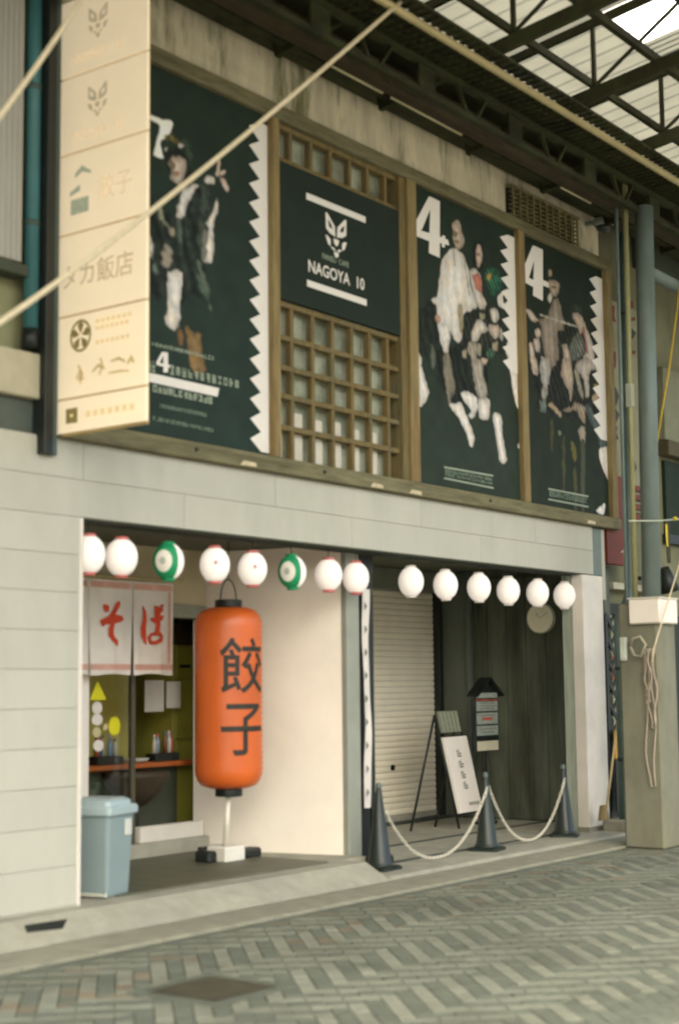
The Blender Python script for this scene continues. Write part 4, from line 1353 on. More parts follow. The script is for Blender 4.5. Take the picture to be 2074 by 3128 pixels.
B(zD, [(445, 640), (492, 640), (502, 800), (458, 812)], (0.26, 0.14, 0.06), 0.02)
A1.build(p1)
F = lambda fn, pts, m, **k: figure(p1, fn, pts, m, lo=7.65, hi=9.53, **k)
for q in ([(268, 885), (322, 890), (326, 1125), (270, 1130)], [(250, 885), (290, 885), (225, 1010), (185, 1035), (185, 1000)], [(185, 1005), (345, 1040), (345, 1075), (185, 1040)]):
    F(zD, q, M_PWHITE, smooth_=False, name='numeral')
F(zD, [(90, 1130), (935, 1318), (915, 1420), (90, 1240)], M_PWHITE, name='white_bar', smooth_=False)
dashes(p1, zD, (130, 785), (880, 965), 0.036, M_PTEXT, 18, 2)
dashes(p1, zD, (345, 1095), (1190, 1278), 0.085, M_PTEXT, 12, 3, 0.62, 0.35)
dashes(p1, zD, (80, 1045), (180, 1067), 0.09, M_PTEXT, 2, 4)
dashes(p1, zD, (140, 1315), (860, 1470), 0.060, M_PTEXT, 12, 5, 0.8, 0.1)
dashes(p1, zD, (220, 1525), (790, 1640), 0.034, mat('print_dim_green', (0.16, 0.21, 0.15), 0.6), 16, 6)
dashes(p1, zD, (140, 1675), (870, 1825), 0.034, MATS['print_dim_green'], 19, 7)
zigzag(p1, 9.541, 9.437, 9.300, 6.40, 3.58, 17)

p3 = poster(11.727, 13.673, 'black poster with a white figure 4 and a dancer in a white robe')
A3 = Art(11.727, 13.673, (0.017, 0.028, 0.018), (0.024, 0.036, 0.024))
B = A3.blob
B(zQ, [(420, 1040), (560, 980), (700, 980), (720, 1331), (440, 1331)], (0.075, 0.088, 0.062), 0.05, 0.3, (0.7, 60, 0.5))
B(zQ, [(60, 1000), (180, 940), (230, 1200), (200, 1331), (60, 1331)], (0.036, 0.050, 0.036), 0.06, 0.3, (0.5, 40, 0.3))
B(zR, [(200, 200), (520, 120), (620, 300), (560, 560), (340, 600), (240, 420)], (0.036, 0.048, 0.034), 0.05, 0.3, (0.6, 50, 0.4))
B(zQ, [(500, 470), (560, 470), (580, 560), (560, 700), (500, 640)], (0.012, 0.018, 0.012), 0.02)
B(zQ, [(345, 300), (375, 288), (400, 320), (405, 380), (425, 440), (410, 500), (370, 520), (350, 470), (335, 420), (340, 370), (330, 330)], (0.68, 0.54, 0.43), 0.014, 0.3)
B(zQ, [(338, 375), (378, 382), (372, 412), (338, 408)], (0.28, 0.20, 0.11), 0.012)
B(zQ, [(350, 440), (385, 450), (378, 470), (352, 465)], (0.36, 0.22, 0.14), 0.010)
B(zQ, [(330, 500), (400, 540), (440, 610), (465, 700), (480, 830), (525, 960), (480, 1000), (420, 1020), (410, 1180), (400, 1240), (370, 1240), (315, 1160), (300, 1331), (275, 1331), (240, 1230), (220, 1100), (210, 960), (165, 910), (220, 880), (230, 760), (245, 640), (285, 550)], WH, 0.014, 0.18, (0.13, 42, 0.12))
B(zQ, [(378, 950), (415, 975), (412, 1180), (385, 1130)], (0.50, 0.42, 0.26), 0.02)
B(zQ, [(416, 560), (424, 566), (470, 860), (462, 860)], (0.56, 0.50, 0.42), 0.012)
B(zQ, [(340, 520), (352, 525), (356, 640), (346, 640)], (0.58, 0.52, 0.45), 0.010)
B(zQ, [(205, 1035), (235, 1040), (240, 1090), (210, 1085)], (0.62, 0.38, 0.28))
B(zR, [(225, -20), (315, -20), (300, 190), (275, 190), (245, 100)], WH)
B(zR, [(262, 230), (310, 215), (345, 400), (352, 520), (322, 555), (332, 600), (302, 575), (275, 420)], (0.38, 0.33, 0.24), 0.016, 0.3, (0.3, 60, 0.3))
B(zR, [(312, 605), (400, 592), (440, 680), (507, 860), (490, 932), (465, 922), (440, 820), (390, 720)], WH, 0.012)
B(zR, [(8, 150), (50, 160), (90, 240), (100, 340), (150, 510), (98, 618), (68, 580), (55, 420), (12, 290)], WH, 0.012)
B(zR, [(165, 150), (195, 160), (202, 290), (172, 300)], (0.15, 0.17, 0.125), 0.025)
B(zQ, [(525, 480), (555, 485), (572, 560), (565, 620), (545, 660), (525, 650), (515, 570)], SK, 0.012, 0.3)
B(zQ, [(520, 545), (550, 550), (545, 570), (520, 565)], (0.35, 0.24, 0.15), 0.010)
B(zQ, [(465, 680), (520, 670), (560, 740), (560, 840), (602, 940), (580, 985), (530, 960), (495, 860), (480, 780)], CR, 0.014)
B(zQ, [(495, 722), (548, 718), (564, 842), (520, 832)], (0.66, 0.24, 0.17), 0.018)
B(zQ, [(590, 680), (650, 652), (695, 700), (722, 780), (690, 860), (640, 872), (600, 790)], (0.10, 0.36, 0.22), 0.018, 0.2, (0.75, 85, 0.9))
B(zQ, [(603, 712), (638, 712), (632, 758), (608, 752)], (0.50, 0.34, 0.10), 0.012)
B(zQ, [(690, 890), (720, 840), (760, 825), (800, 900), (780, 985), (700, 972)], WH, 0.012, 0.1)
B(zQ, [(730, 878), (772, 915), (732, 942)], (0.03, 0.04, 0.03), 0.012)
B(zQ, [(480, 1180), (510, 1100), (540, 1060), (602, 1110), (612, 1150), (560, 1170), (530, 1230), (490, 1240)], CR, 0.014, 0.3)
B(zQ, [(640, 980), (680, 985), (697, 1060), (660, 1095), (630, 1040)], CR, 0.014)
B(zQ, [(620, 1110), (690, 1108), (702, 1180), (670, 1227), (630, 1180)], (0.70, 0.55, 0.45), 0.014, 0.3)
B(zQ, [(548, 1010), (592, 1018), (582, 1077), (553, 1062)], (0.36, 0.34, 0.23))
B(zQ, [(458, 1260), (515, 1250), (522, 1340), (470, 1340)], SK)
B(zQ, [(530, 1260), (562, 1260), (557, 1340), (530, 1340)], (0.40, 0.35, 0.26))
B(zQ, [(648, 1250), (687, 1240), (677, 1312), (648, 1312)], (0.52, 0.44, 0.34))
B(zQ, [(708, 1110), (732, 1180), (722, 1242), (700, 1200)], (0.42, 0.42, 0.34))
B(zR, [(458, 128), (520, 128), (530, 240), (572, 260), (582, 400), (607, 500), (590, 562), (540, 562), (500, 420), (485, 270)], (0.62, 0.54, 0.44), 0.016, 0.3, (0.3, 70, 0.4))
B(zR, [(560, 243), (607, 253), (592, 292), (565, 282)], SK)
B(zR, [(600, 190), (662, 178), (652, 248), (610, 242)], (0.13, 0.26, 0.17), 0.016, 0.2, (0.6, 90, 0.6))
B(zR, [(648, 118), (687, 118), (682, 182), (648, 182)], (0.50, 0.42, 0.30))
B(zR, [(413, 173), (447, 178), (447, 242), (418, 232)], (0.46, 0.39, 0.27))
B(zR, [(403, 510), (450, 498), (522, 550), (532, 640), (500, 708), (458, 692), (480, 640), (420, 570)], WH, 0.013)
B(zR, [(540, 568), (622, 568), (622, 700), (590, 722), (545, 702)], WH, 0.013)
B(zR, [(648, 690), (690, 668), (717, 700), (727, 850), (762, 1030), (725, 1062), (700, 1030), (675, 860)], WH, 0.012)
B(zR, [(755, 150), (850, -30), (880, 300), (862, 640), (850, 652), (820, 560), (790, 380), (775, 280)], WH, 0.012, 0.05)
B(zR, [(845, 930), (864, 895), (864, 965)], WH, 0.010)
A3.build(p3)
F = lambda fn, pts, m, **k: figure(p3, fn, pts, m, lo=11.735, hi=13.665, **k)
def four(parent, fn, outer, lo, hi):
    # the numeral is built from bars, so that its counter stays open
    for q in outer:
        figure(parent, fn, q, M_PWHITE, 'numeral', lo, hi, False)
four(p3, z5, [[(312, 228), (375, 258), (375, 645), (300, 612)], [(300, 225), (340, 240), (252, 452), (188, 478), (188, 432)], [(188, 440), (310, 478), (310, 535), (188, 486)], [(375, 500), (430, 522), (440, 560), (375, 545)], [(390, 490), (412, 498), (408, 575), (388, 570)]], 11.735, 13.665)
F(z6, [(500, 832), (792, 884), (792, 894), (500, 842)], M_PTEXT, name='print_rule', smooth_=False)
F(z6, [(500, 898), (796, 958), (796, 968), (500, 908)], M_PTEXT, name='print_rule', smooth_=False)
dashes(p3, z6, (505, 858), (790, 912), 0.036, MATS['print_dim_green'], 18, 8)
dashes(p3, z6, (505, 880), (790, 935), 0.036, MATS['print_dim_green'], 18, 9)
zigzag(p3, 13.671, 13.53, 13.37, 6.40, 4.92, 10)

p4 = poster(13.802, 15.698, 'last black poster, with a white figure 4 and a crowd of fighters')
A4 = Art(13.802, 15.698, (0.015, 0.024, 0.014), (0.018, 0.026, 0.016))
B = A4.blob
B(zS, [(100, 900), (420, 880), (700, 900), (720, 1344), (60, 1344)], (0.070, 0.080, 0.054), 0.06, 0.3, (0.7, 60, 0.5))
B(zT, [(120, 0), (700, 0), (700, 500), (520, 480), (300, 420), (160, 400)], (0.050, 0.056, 0.038), 0.05, 0.3, (0.7, 55, 0.6))
B(zS, [(430, 700), (560, 660), (620, 760), (600, 900), (470, 880)], (0.030, 0.044, 0.028), 0.04)
B(zS, [(268, 342), (296, 338), (302, 395), (273, 402)], (0.50, 0.38, 0.25), 0.012)
B(zS, [(245, 450), (300, 428), (378, 460), (372, 520), (350, 602), (310, 592), (280, 530)], (0.60, 0.46, 0.34), 0.014, 0.35)
B(zS, [(300, 490), (345, 500), (340, 520), (302, 512)], (0.26, 0.18, 0.11), 0.010)
B(zS, [(268, 578), (300, 568), (307, 620), (280, 662), (260, 630)], CR, 0.012)
B(zS, [(320, 620), (360, 608), (395, 720), (417, 850), (410, 922), (370, 932), (350, 1010), (372, 1180), (330, 1262), (290, 1305), (250, 1230), (210, 1050), (190, 900), (168, 822), (250, 790), (290, 700)], (0.46, 0.37, 0.29), 0.018, 0.3, (0.22, 48, 0.1))
B(zS, [(42, 713), (90, 733), (150, 800), (172, 830), (110, 842), (72, 790)], (0.68, 0.56, 0.46), 0.013)
B(zS, [(212, 774), (532, 878), (528, 894), (212, 790)], (0.62, 0.57, 0.47), 0.009)
B(zS, [(133, 918), (170, 908), (192, 950), (182, 1002), (143, 987)], (0.74, 0.58, 0.47), 0.012, 0.3)
B(zS, [(118, 1010), (170, 1000), (187, 1130), (150, 1142), (128, 1080)], (0.72, 0.58, 0.48), 0.014)
B(zS, [(72, 1058), (110, 1058), (140, 1200), (167, 1350), (118, 1350), (88, 1150)], (0.70, 0.57, 0.47), 0.014)
B(zS, [(198, 1190), (250, 1218), (284, 1350), (188, 1350)], (0.58, 0.54, 0.49), 0.018)
B(zS, [(398, 1070), (440, 1062), (477, 1140), (492, 1350), (428, 1350), (413, 1150)], (0.70, 0.55, 0.42), 0.016, 0.35)
B(zS, [(488, 1030), (550, 958), (602, 1000), (622, 1130), (560, 1202), (500, 1222), (473, 1100)], (0.36, 0.37, 0.31), 0.020, 0.2, (0.6, 75, 0.7))
B(zS, [(470, 690), (560, 678), (602, 740), (602, 792), (520, 750)], (0.05, 0.07, 0.045), 0.03)
B(zS, [(503, 760), (545, 753), (602, 800), (612, 900), (580, 962), (545, 880), (513, 820)], (0.72, 0.58, 0.46), 0.014, 0.3)
B(zS, [(608, 838), (650, 930), (702, 1060), (724, 1300), (640, 1350), (600, 1200), (640, 1130), (620, 980)], (0.72, 0.62, 0.54), 0.016, 0.2)
B(zS, [(600, 900), (614, 900), (652, 1130), (637, 1132)], (0.50, 0.16, 0.11), 0.012)
B(zS, [(538, 1240), (640, 1178), (704, 1350), (538, 1350)], (0.66, 0.56, 0.48), 0.020, 0.3, (0.35, 55, 0.5))
B(zT, [(76, -10), (120, -10), (142, 92), (108, 102)], (0.70, 0.57, 0.47))
B(zT, [(165, -10), (232, -10), (242, 110), (217, 232), (180, 242), (163, 120)], (0.54, 0.50, 0.45), 0.018)
B(zT, [(168, 250), (217, 250), (207, 332), (178, 312)], (0.45, 0.42, 0.34), 0.018)
B(zT, [(148, 330), (207, 330), (207, 422), (163, 412)], (0.20, 0.24, 0.21), 0.022)
B(zT, [(343, -10), (402, -10), (432, 150), (412, 342), (385, 250), (333, 120)], (0.66, 0.51, 0.39), 0.018, 0.3)
B(zT, [(458, 30), (560, -10), (602, 60), (562, 130), (562, 302), (530, 302), (520, 180), (480, 100)], (0.66, 0.57, 0.49), 0.018, 0.25)
B(zT, [(438, 100), (470, 88), (517, 312), (488, 312)], (0.45, 0.38, 0.28), 0.018)
B(zT, [(223, 370), (270, 358), (332, 440), (322, 477), (280, 430)], (0.52, 0.40, 0.26), 0.016)
B(zT, [(343, 410), (430, 383), (440, 348), (522, 380), (532, 522), (500, 500), (460, 420), (380, 430)], (0.55, 0.43, 0.31), 0.018, 0.2, (0.4, 80, 0.7))
B(zT, [(468, 560), (527, 550), (527, 692), (498, 702)], (0.50, 0.42, 0.32), 0.018)
B(zT, [(528, 370), (570, 378), (652, 520), (718, 600), (718, 732), (660, 732), (620, 600), (560, 480)], (0.17, 0.21, 0.20), 0.022, 0.2, (0.4, 60, 0.6))
B(zT, [(608, 50), (708, -30), (740, 300), (718, 582), (690, 562), (660, 400), (640, 250), (650, 150)], WH, 0.014, 0.05)
B(zT, [(570, 100), (600, 80), (640, 150), (620, 260), (575, 300)], (0.02, 0.026, 0.018), 0.015)
B(zT, [(598, 198), (632, 203), (627, 252), (603, 247)], (0.34, 0.27, 0.07), 0.012)
B(zT, [(588, 290), (642, 270), (622, 372), (593, 352)], (0.55, 0.41, 0.29), 0.014)
B(zT, [(643, 735), (730, 735), (730, 995), (690, 930), (658, 850)], WH, 0.012, 0.05)
B(zT, [(622, 1242), (690, 1190), (682, 1284)], WH, 0.012, 0.05)
for q, c in (([(240, 500), (265, 500), (265, 745), (245, 745)], (0.075, 0.08, 0.035)), ([(340, 660), (364, 660), (364, 1065), (342, 1065)], (0.085, 0.088, 0.036)), ([(405, 675), (440, 695), (462, 800), (440, 835), (420, 760)], (0.19, 0.165, 0.05)),
             ([(430, 900), (457, 900), (462, 1225), (440, 1225)], (0.095, 0.096, 0.04)), ([(493, 700), (527, 700), (522, 1235), (500, 1235)], (0.09, 0.10, 0.06)), ([(310, 590), (335, 590), (335, 615), (312, 615)], (0.22, 0.22, 0.13))):
    B(zT, q, c, 0.016, 0.1)
A4.build(p4)
F = lambda fn, pts, m, **k: figure(p4, fn, pts, m, lo=13.81, hi=15.69, **k)
four(p4, z5, [[(1022, 562), (1080, 590), (1080, 940), (1012, 902)], [(1010, 560), (1045, 575), (985, 780), (932, 795), (932, 745)], [(932, 755), (1022, 800), (1022, 850), (932, 800)], [(1080, 795), (1118, 815), (1122, 850), (1080, 835)]], 13.81, 15.69)
F(z6, [(1122, 962), (1362, 1008), (1362, 1018), (1122, 972)], M_PTEXT, name='print_rule', smooth_=False)
F(z6, [(1122, 1024), (1362, 1070), (1362, 1080), (1122, 1034)], M_PTEXT, name='print_rule', smooth_=False)
dashes(p4, z6, (1128, 985), (1358, 1030), 0.036, MATS['print_dim_green'], 16, 10)
dashes(p4, z6, (1128, 1003), (1358, 1048), 0.036, MATS['print_dim_green'], 16, 11)
zigzag(p4, 15.696, 15.54, 15.37, 6.38, 4.45, 12)

# ------------------------------------------------------------------ lattice window with the café board
lt = thing('lattice_window', (10.6, 0.05, 3.55), 'brown wooden lattice window above and below the black café board', 'lattice')
MB().box(9.646, 11.474, 0.115, 0.129, 3.552, 6.483).build('pane', mat('lattice_backing', (0.36, 0.375, 0.28), 0.6, 0.25, 3.0, col2=(0.15, 0.165, 0.11), c2scale=2.0), lt)
VX = [9.885, 10.175, 10.46, 10.75, 11.025, 11.31]
for x in VX:
    MB().bev(x - 0.022, x + 0.022, 0.012, 0.075, 6.19, 6.45, 0.003).build('lattice_bar', M_BROWN, lt)
    MB().bev(x - 0.022, x + 0.022, 0.012, 0.075, 3.555, 4.875, 0.003).build('lattice_bar', M_BROWN, lt)
for z in (6.462, 6.165, 4.895, 4.605, 4.345, 4.10, 3.83):
    MB().bev(9.648, 11.473, 0.006, 0.085, z - 0.023, z + 0.023, 0.003).build('lattice_rail', M_BROWN, lt)
# pale things stored behind the lower lattice
for x, w, h in ((9.76, 0.15, 0.36), (10.03, 0.17, 0.40), (10.32, 0.15, 0.38), (10.60, 0.14, 0.40), (10.88, 0.13, 0.37), (11.16, 0.13, 0.38), (11.40, 0.09, 0.36)):
    MB().bev(x - w / 2, x + w / 2, 0.085, 0.113, 3.56, 3.60 + h, 0.01).build('stored_sheet', mat('stored_white', (0.60, 0.55, 0.46), 0.6, 0.08, rnd=0.08), lt)
cb = thing('cafe_board', (10.56, 0.0, 4.92), 'black café board with a white mask emblem and NAGOYA lettering', 'sign')
MB().bev(9.649, 11.472, -0.022, 0.004, 4.925, 6.138, 0.004).build('board', mat('cafe_black', (0.016, 0.025, 0.017), 0.7, 0.1, 3.0, spec=0.2), cb)
for z in (5.915, 5.135):
    MB().bev(10.05, 10.93, -0.027, -0.0225, z - 0.03, z + 0.03, 0.002).build('white_rule', M_PWHITE, cb)
def emblem(parent, plot, m, m_hole, nrm):
    """mask emblem: two horned eyes, cheeks, nose and chin, drawn about its centre"""
    half = [[(-0.155, 0.175), (-0.125, 0.170), (-0.020, 0.075), (-0.012, -0.020), (-0.095, -0.005), (-0.150, 0.030)],
            [(-0.158, -0.035), (-0.125, -0.035), (-0.085, -0.060), (-0.085, -0.125), (-0.125, -0.105)],
            [(-0.085, -0.132), (-0.050, -0.120), (-0.012, -0.142), (-0.012, -0.155), (-0.050, -0.145)]]
    mid = [[(-0.042, -0.040), (0.042, -0.040), (0.030, -0.085), (0.0, -0.105), (-0.030, -0.085)], [(-0.038, -0.160), (0.038, -0.160), (0.022, -0.205), (-0.022, -0.205)]]
    holes = [[(-0.125, 0.115), (-0.075, 0.080), (-0.055, 0.040), (-0.105, 0.050)]]
    nrm = Vector(nrm)
    k = 0
    for polys, mm, lift in ((half, m, 0), (holes, m_hole, 3)):
        for q in polys:
            for sg_ in (1, -1):
                k += 1
                MB().prism([Vector(plot(u * sg_, v)) + nrm * lift for u, v in q], nrm).build('emblem_piece', mm, parent)
    for q in mid:
        MB().prism([Vector(plot(u, v)) for u, v in q], nrm).build('emblem_piece', m, parent)
emblem(cb, lambda u, v: (10.48 + u, -0.0235, 5.665 + v), M_PWHITE, MATS['cafe_black'], (0, -0.0006, 0))
UXZ = ((1, 0, 0), (0, 0, 1))
text('NAGOYA', M_PWHITE, cb, 'lettering', (10.065, -0.0235, 5.245), *UXZ, 0.150, 0.95, 0.0, 0.0025)
text('10', M_PWHITE, cb, 'lettering', (10.76, -0.0235, 5.245), *UXZ, 0.150, 0.95, 0.0, 0.0025)
text('FANSU', M_PTEXT, cb, 'lettering', (10.27, -0.0235, 5.405), *UXZ, 0.070, 0.95, 0.0, 0.001)
text('CAFE', M_PTEXT, cb, 'lettering', (10.51, -0.0235, 5.405), *UXZ, 0.070, 0.95, 0.0, 0.001)

# ------------------------------------------------------------------ projecting sign
SX = 7.17
ps = thing('projecting_sign', (SX, -0.45, 3.42), 'tall lit cream signboard of stacked panels projecting from the upper wall', 'sign')
M_SIGN = mat('lit_sign_panel', (0.90, 0.75, 0.54), 0.45, 0.03, 1.5, emit=0.05)
M_SIGNF = mat('sign_frame', (0.42, 0.30, 0.12), 0.5)
divs = [3.425, 3.672, 4.265, 4.858, 5.447, 6.017, 6.60]
for z0, z1 in zip(divs[:-1], divs[1:]):
    MB().bev(SX, SX + 0.02, -0.905, 0.03, z0 + 0.007, z1 - 0.007, 0.004).build('panel', M_SIGN, ps)
MB().bev(SX + 0.0205, SX + 0.05, -0.885, 0.04, 3.415, 6.61, 0.004).build('case', M_SIGNF, ps)
M_FAINT = mat('faint_print', (0.66, 0.52, 0.34), 0.5, 0.05, emit=0.09)
M_TEALP = mat('teal_print', (0.34, 0.36, 0.26), 0.5, 0.15, 20, emit=0.06)
M_OLP = mat('olive_print', (0.30, 0.235, 0.085), 0.5, 0.1, 20)
M_LTP = mat('tan_print', (0.70, 0.53, 0.29), 0.5, 0.1, 20, emit=0.08)
SU = ((0, -1, 0), (0, 0, 1))
def sg(y, z, k=0.003): return Vector((SX - k, y, z))
def sgpoly(pts, m, name='print_mark', k=0.0025):
    MB().prism([sg(y, z, k) for y, z in pts], (-0.0006, 0, 0)).build(name, m, ps)
text('タカ飯店', mat('taka_print', (0.56, 0.45, 0.29), 0.5, emit=0.05), ps, 'lettering', sg(-0.06, 4.475), *SU, 0.185, 0.98, 0.0, 0.002)
# house mark and vertical characters, panel four from below
sgpoly([(-0.16, 5.10), (-0.34, 5.10), (-0.34, 4.99), (-0.16, 4.99)], M_TEALP)
sgpoly([(-0.15, 5.16), (-0.25, 5.20), (-0.25, 5.155), (-0.15, 5.13)], M_TEALP)
sgpoly([(-0.20, 5.29), (-0.27, 5.335), (-0.36, 5.28), (-0.36, 5.26), (-0.27, 5.29), (-0.20, 5.255)], M_TEALP)
text('餃子', M_FAINT, ps, 'lettering', sg(-0.43, 5.06), *SU, 0.19, 0.9, 0.0, 0.001)
# mask emblem with the place name, two panels
for zc in (5.73, 6.31):
    emblem(ps, lambda u, v, zc=zc: sg(-0.42 - u * 0.62, zc + 0.06 + v * 0.62), mat('mask_print', (0.50, 0.42, 0.29), 0.5, 0.1, emit=0.05), M_SIGN, (-0.0006, 0, 0))
    text('NAGOYA', M_FAINT, ps, 'lettering', sg(-0.17, zc - 0.20), *SU, 0.085, 0.95, 0.0, 0.001)
    text('10', M_FAINT, ps, 'lettering', sg(-0.58, zc - 0.20), *SU, 0.085, 0.95, 0.0, 0.001)
# wheel crest and brush lettering on the fifth panel
n = 28
cy_, cz_ = -0.27, 4.105
for k in range(n):
    a0, a1 = 2 * pi * k / n, 2 * pi * (k + 1) / n
    sgpoly([(cy_ + 0.105 * cos(a0), cz_ + 0.115 * sin(a0)), (cy_ + 0.105 * cos(a1), cz_ + 0.115 * sin(a1)), (cy_ + 0.088 * cos(a1), cz_ + 0.097 * sin(a1)), (cy_ + 0.088 * cos(a0), cz_ + 0.097 * sin(a0))], M_OLP, 'crest_ring')
for k in range(5):
    a = pi / 2 + 2 * pi * k / 5
    p = [(cy_ + 0.012 * cos(a), cz_ + 0.012 * sin(a))]
    for da, r_ in ((-0.42, 0.075), (-0.15, 0.088), (0.15, 0.088), (0.42, 0.075)):
        p.append((cy_ + r_ * cos(a + da), cz_ + r_ * 1.08 * sin(a + da)))
    sgpoly(p, M_OLP, 'crest_petal')
def on_sf(x, y):
    return sg(-0.05 - x, y)
for zz, w in ((4.17, 0.36), (4.12, 0.33), (4.02, 0.34)):
    for k in range(7):
        y0 = -0.42 - w * k / 7
        sgpoly([(y0, zz), (y0 - w / 10, zz), (y0 - w / 10, zz + 0.028), (y0, zz + 0.028)], M_LTP, 'small_print')
brush(ps, [[(0.18, 3.80, 0.008), (0.22, 3.87, 0.016), (0.21, 3.79, 0.014), (0.26, 3.80, 0.006)], [(0.20, 3.90, 0.006), (0.24, 3.83, 0.012), (0.22, 3.76, 0.006)],
           [(0.34, 3.83, 0.006), (0.40, 3.87, 0.012), (0.46, 3.84, 0.010)], [(0.42, 3.92, 0.006), (0.44, 3.86, 0.010), (0.41, 3.80, 0.006)],
           [(0.52, 3.88, 0.006), (0.60, 3.89, 0.010), (0.66, 3.86, 0.008)], [(0.68, 3.84, 0.008), (0.72, 3.88, 0.02), (0.74, 3.84, 0.010)], [(0.50, 3.80, 0.005), (0.62, 3.80, 0.008), (0.70, 3.79, 0.005)]],
      mat('brush_print', (0.56, 0.41, 0.18), 0.5, emit=0.03), on_sf, 'brush_stroke', (-0.0007, 0, 0))
# lowest panel: dark square mark and a line of print
sgpoly([(-0.13, 3.60), (-0.245, 3.60), (-0.245, 3.495), (-0.13, 3.495)], M_OLP, 'square_mark')
sgpoly([(-0.175, 3.56), (-0.20, 3.56), (-0.20, 3.535), (-0.175, 3.535)], M_LTP, 'square_mark', 0.0045)
for k in range(7):
    y0 = -0.33 - k * 0.07
    sgpoly([(y0, 3.52), (y0 - 0.045, 3.52), (y0 - 0.045, 3.565), (y0, 3.565)], M_LTP, 'small_print')
# steel post that carries the sign
pst = atY(107, 800, 0.0)
sp = tag(MB().bev(7.02, 7.10, -0.08, 0.06, 3.28, 8.0, 0.004).build('sign_post', M_BLACK, None, (7.06, 0, 3.28)), 'black steel post fixed to the wall beside the projecting sign', 'post')
MB().bev(7.105, 7.165, -0.05, 0.05, 3.28, 8.0, 0.004).build('side_channel', mat('sign_channel', (0.06, 0.09, 0.08), 0.5), sp)
for z in (3.6, 4.4, 5.2, 6.0):
    MB().bev(7.10, 7.25, -0.04, 0.045, z, z + 0.05, 0.003).build('bracket', M_BLACK, sp)

# ------------------------------------------------------------------ vent and camera on the upper wall
vt = thing('louvre_vent', (14.5, 0.05, 6.64), 'rusty louvred vent in the concrete above the last poster', 'vent')
M_VENT = mat('vent_metal', (0.20, 0.17, 0.07), 0.6, 0.35, 12.0)
MB().box(13.74, 15.24, 0.10, 0.129, 6.635, 7.0).build('recess', M_BLACK, vt)
for k in range(7):
    z = 6.655 + k * 0.048
    MB().prism([(13.75, 0.095, z + 0.006), (13.75, 0.052, z - 0.008), (13.75, 0.052, z + 0.010), (13.75, 0.095, z + 0.024)], (1.48, 0, 0)).build('louvre_blade', M_VENT, vt)
for k in range(11):
    x = 13.76 + 1.45 * k / 10
    MB().box(x - 0.012, x + 0.012, 0.035, 0.050, 6.64, 6.995).build('mullion', M_VENT, vt)
MB().bev(13.72, 15.26, 0.03, 0.10, 6.995, 7.02, 0.003).build('frame', M_VENT, vt)
MB().bev(13.72, 15.26, 0.03, 0.10, 6.615, 6.637, 0.003).build('frame', M_VENT, vt)
cp = atY(1393, 519, -0.10)
cm = thing('security_camera', (cp.x, -0.05, cp.z), 'small grey dome security camera beside the vent', 'camera')
MB().lathe([(0.02, 0.10), (0.10, 0.09), (0.125, 0.05), (0.125, 0.0), (0.10, -0.02)], (cp.x, -0.10, cp.z), 20).build('housing', mat('camera_grey', (0.26, 0.30, 0.26), 0.4), cm, None, True)
MB().lathe([(0.095, -0.02), (0.085, -0.06), (0.05, -0.09), (0.012, -0.10)], (cp.x, -0.10, cp.z), 20).build('dome', mat('camera_dome', (0.05, 0.06, 0.055), 0.15), cm, None, True)
MB().bar((cp.x, -0.03, cp.z + 0.05), (cp.x, 0.14, cp.z + 0.05), 0.05, 0.05).build('arm', MATS['camera_grey'], cm)

# ------------------------------------------------------------------ arcade roof over the street
GY, SL = -1.03, 0.15
ar = thing('arcade_roof', (11.0, -4.5, 6.5), 'steel arcade roof with lattice girder, rafters and pale ribbed sheeting', 'roof')
GX0, GX1 = -10.07, 22.93          # twenty-two bays of 1.5 m
MB().bar((GX0, GY, 6.71), (GX1, GY, 6.71), 0.07, 0.05).build('girder_chord', M_STEEL, ar)
MB().bar((GX0, GY, 6.98), (GX1, GY, 6.98), 0.07, 0.05).build('girder_chord', M_STEEL, ar)
xr = [GX0 + 1.5 * k for k in range(23)]
def rz(y): return 7.10 - SL * (y - GY)
for x in xr:
    for dx0, dx1 in ((0.03, 0.17), (0.50, 0.33)):
        MB().bar((x + dx0, GY, 6.955), (x + dx1, GY, 6.735), 0.03, 0.035, (0, 1, 0)).build('girder_diagonal', M_STEEL, ar)
    MB().bev(x + 0.90, x + 1.15, GY - 0.015, GY + 0.015, 6.735, 6.955, 0.003).build('gusset_plate', M_STEEL, ar)
    MB().bar((x, -0.2, 7.10 - SL * (-0.2 - GY) + 0.0), (x, -9.2, rz(-9.2)), 0.06, 0.125, (0, 0, 1)).build('rafter', M_STEEL, ar)
    for y in (-1.63, -2.75, -3.9, -5.1, -6.3, -7.5):
        MB().bar((x, y, rz(y) + 0.085), (x, y, rz(y) + 0.66), 0.038, 0.038, (1, 0, 0)).build('roof_post', M_STEEL, ar)
    MB().bar((x, -0.6, rz(-0.6) + 0.70), (x, -9.2, rz(-9.2) + 0.70), 0.05, 0.08).build('upper_rafter', M_STEEL, ar)
    MB().bar((x, -1.66, rz(-1.66) + 0.09), (x, -2.70, rz(-2.70) + 0.62), 0.028, 0.028, (1, 0, 0)).build('brace', M_STEEL, ar)
for y, dz, w, h in ((-1.22, 0.15, 0.045, 0.075), (-1.50, 0.22, 0.045, 0.07), (-1.80, 0.60, 0.035, 0.06), (-2.10, 0.28, 0.045, 0.075), (-2.45, 0.62, 0.035, 0.06), (-3.0, 0.30, 0.06, 0.10), (-4.0, 0.30, 0.06, 0.10), (-5.2, 0.30, 0.06, 0.10), (-6.4, 0.30, 0.06, 0.10), (-7.6, 0.30, 0.06, 0.10)):
    MB().bar((GX0, y, rz(y) + dz), (GX1, y, rz(y) + dz), w, h).build('purlin', M_STEEL, ar)
MB().tube([(GX0, -1.50, 6.93), (GX1, -1.50, 6.93)], 0.034, 10).build('pale_pipe', M_PALEPIPE, ar, None, True)
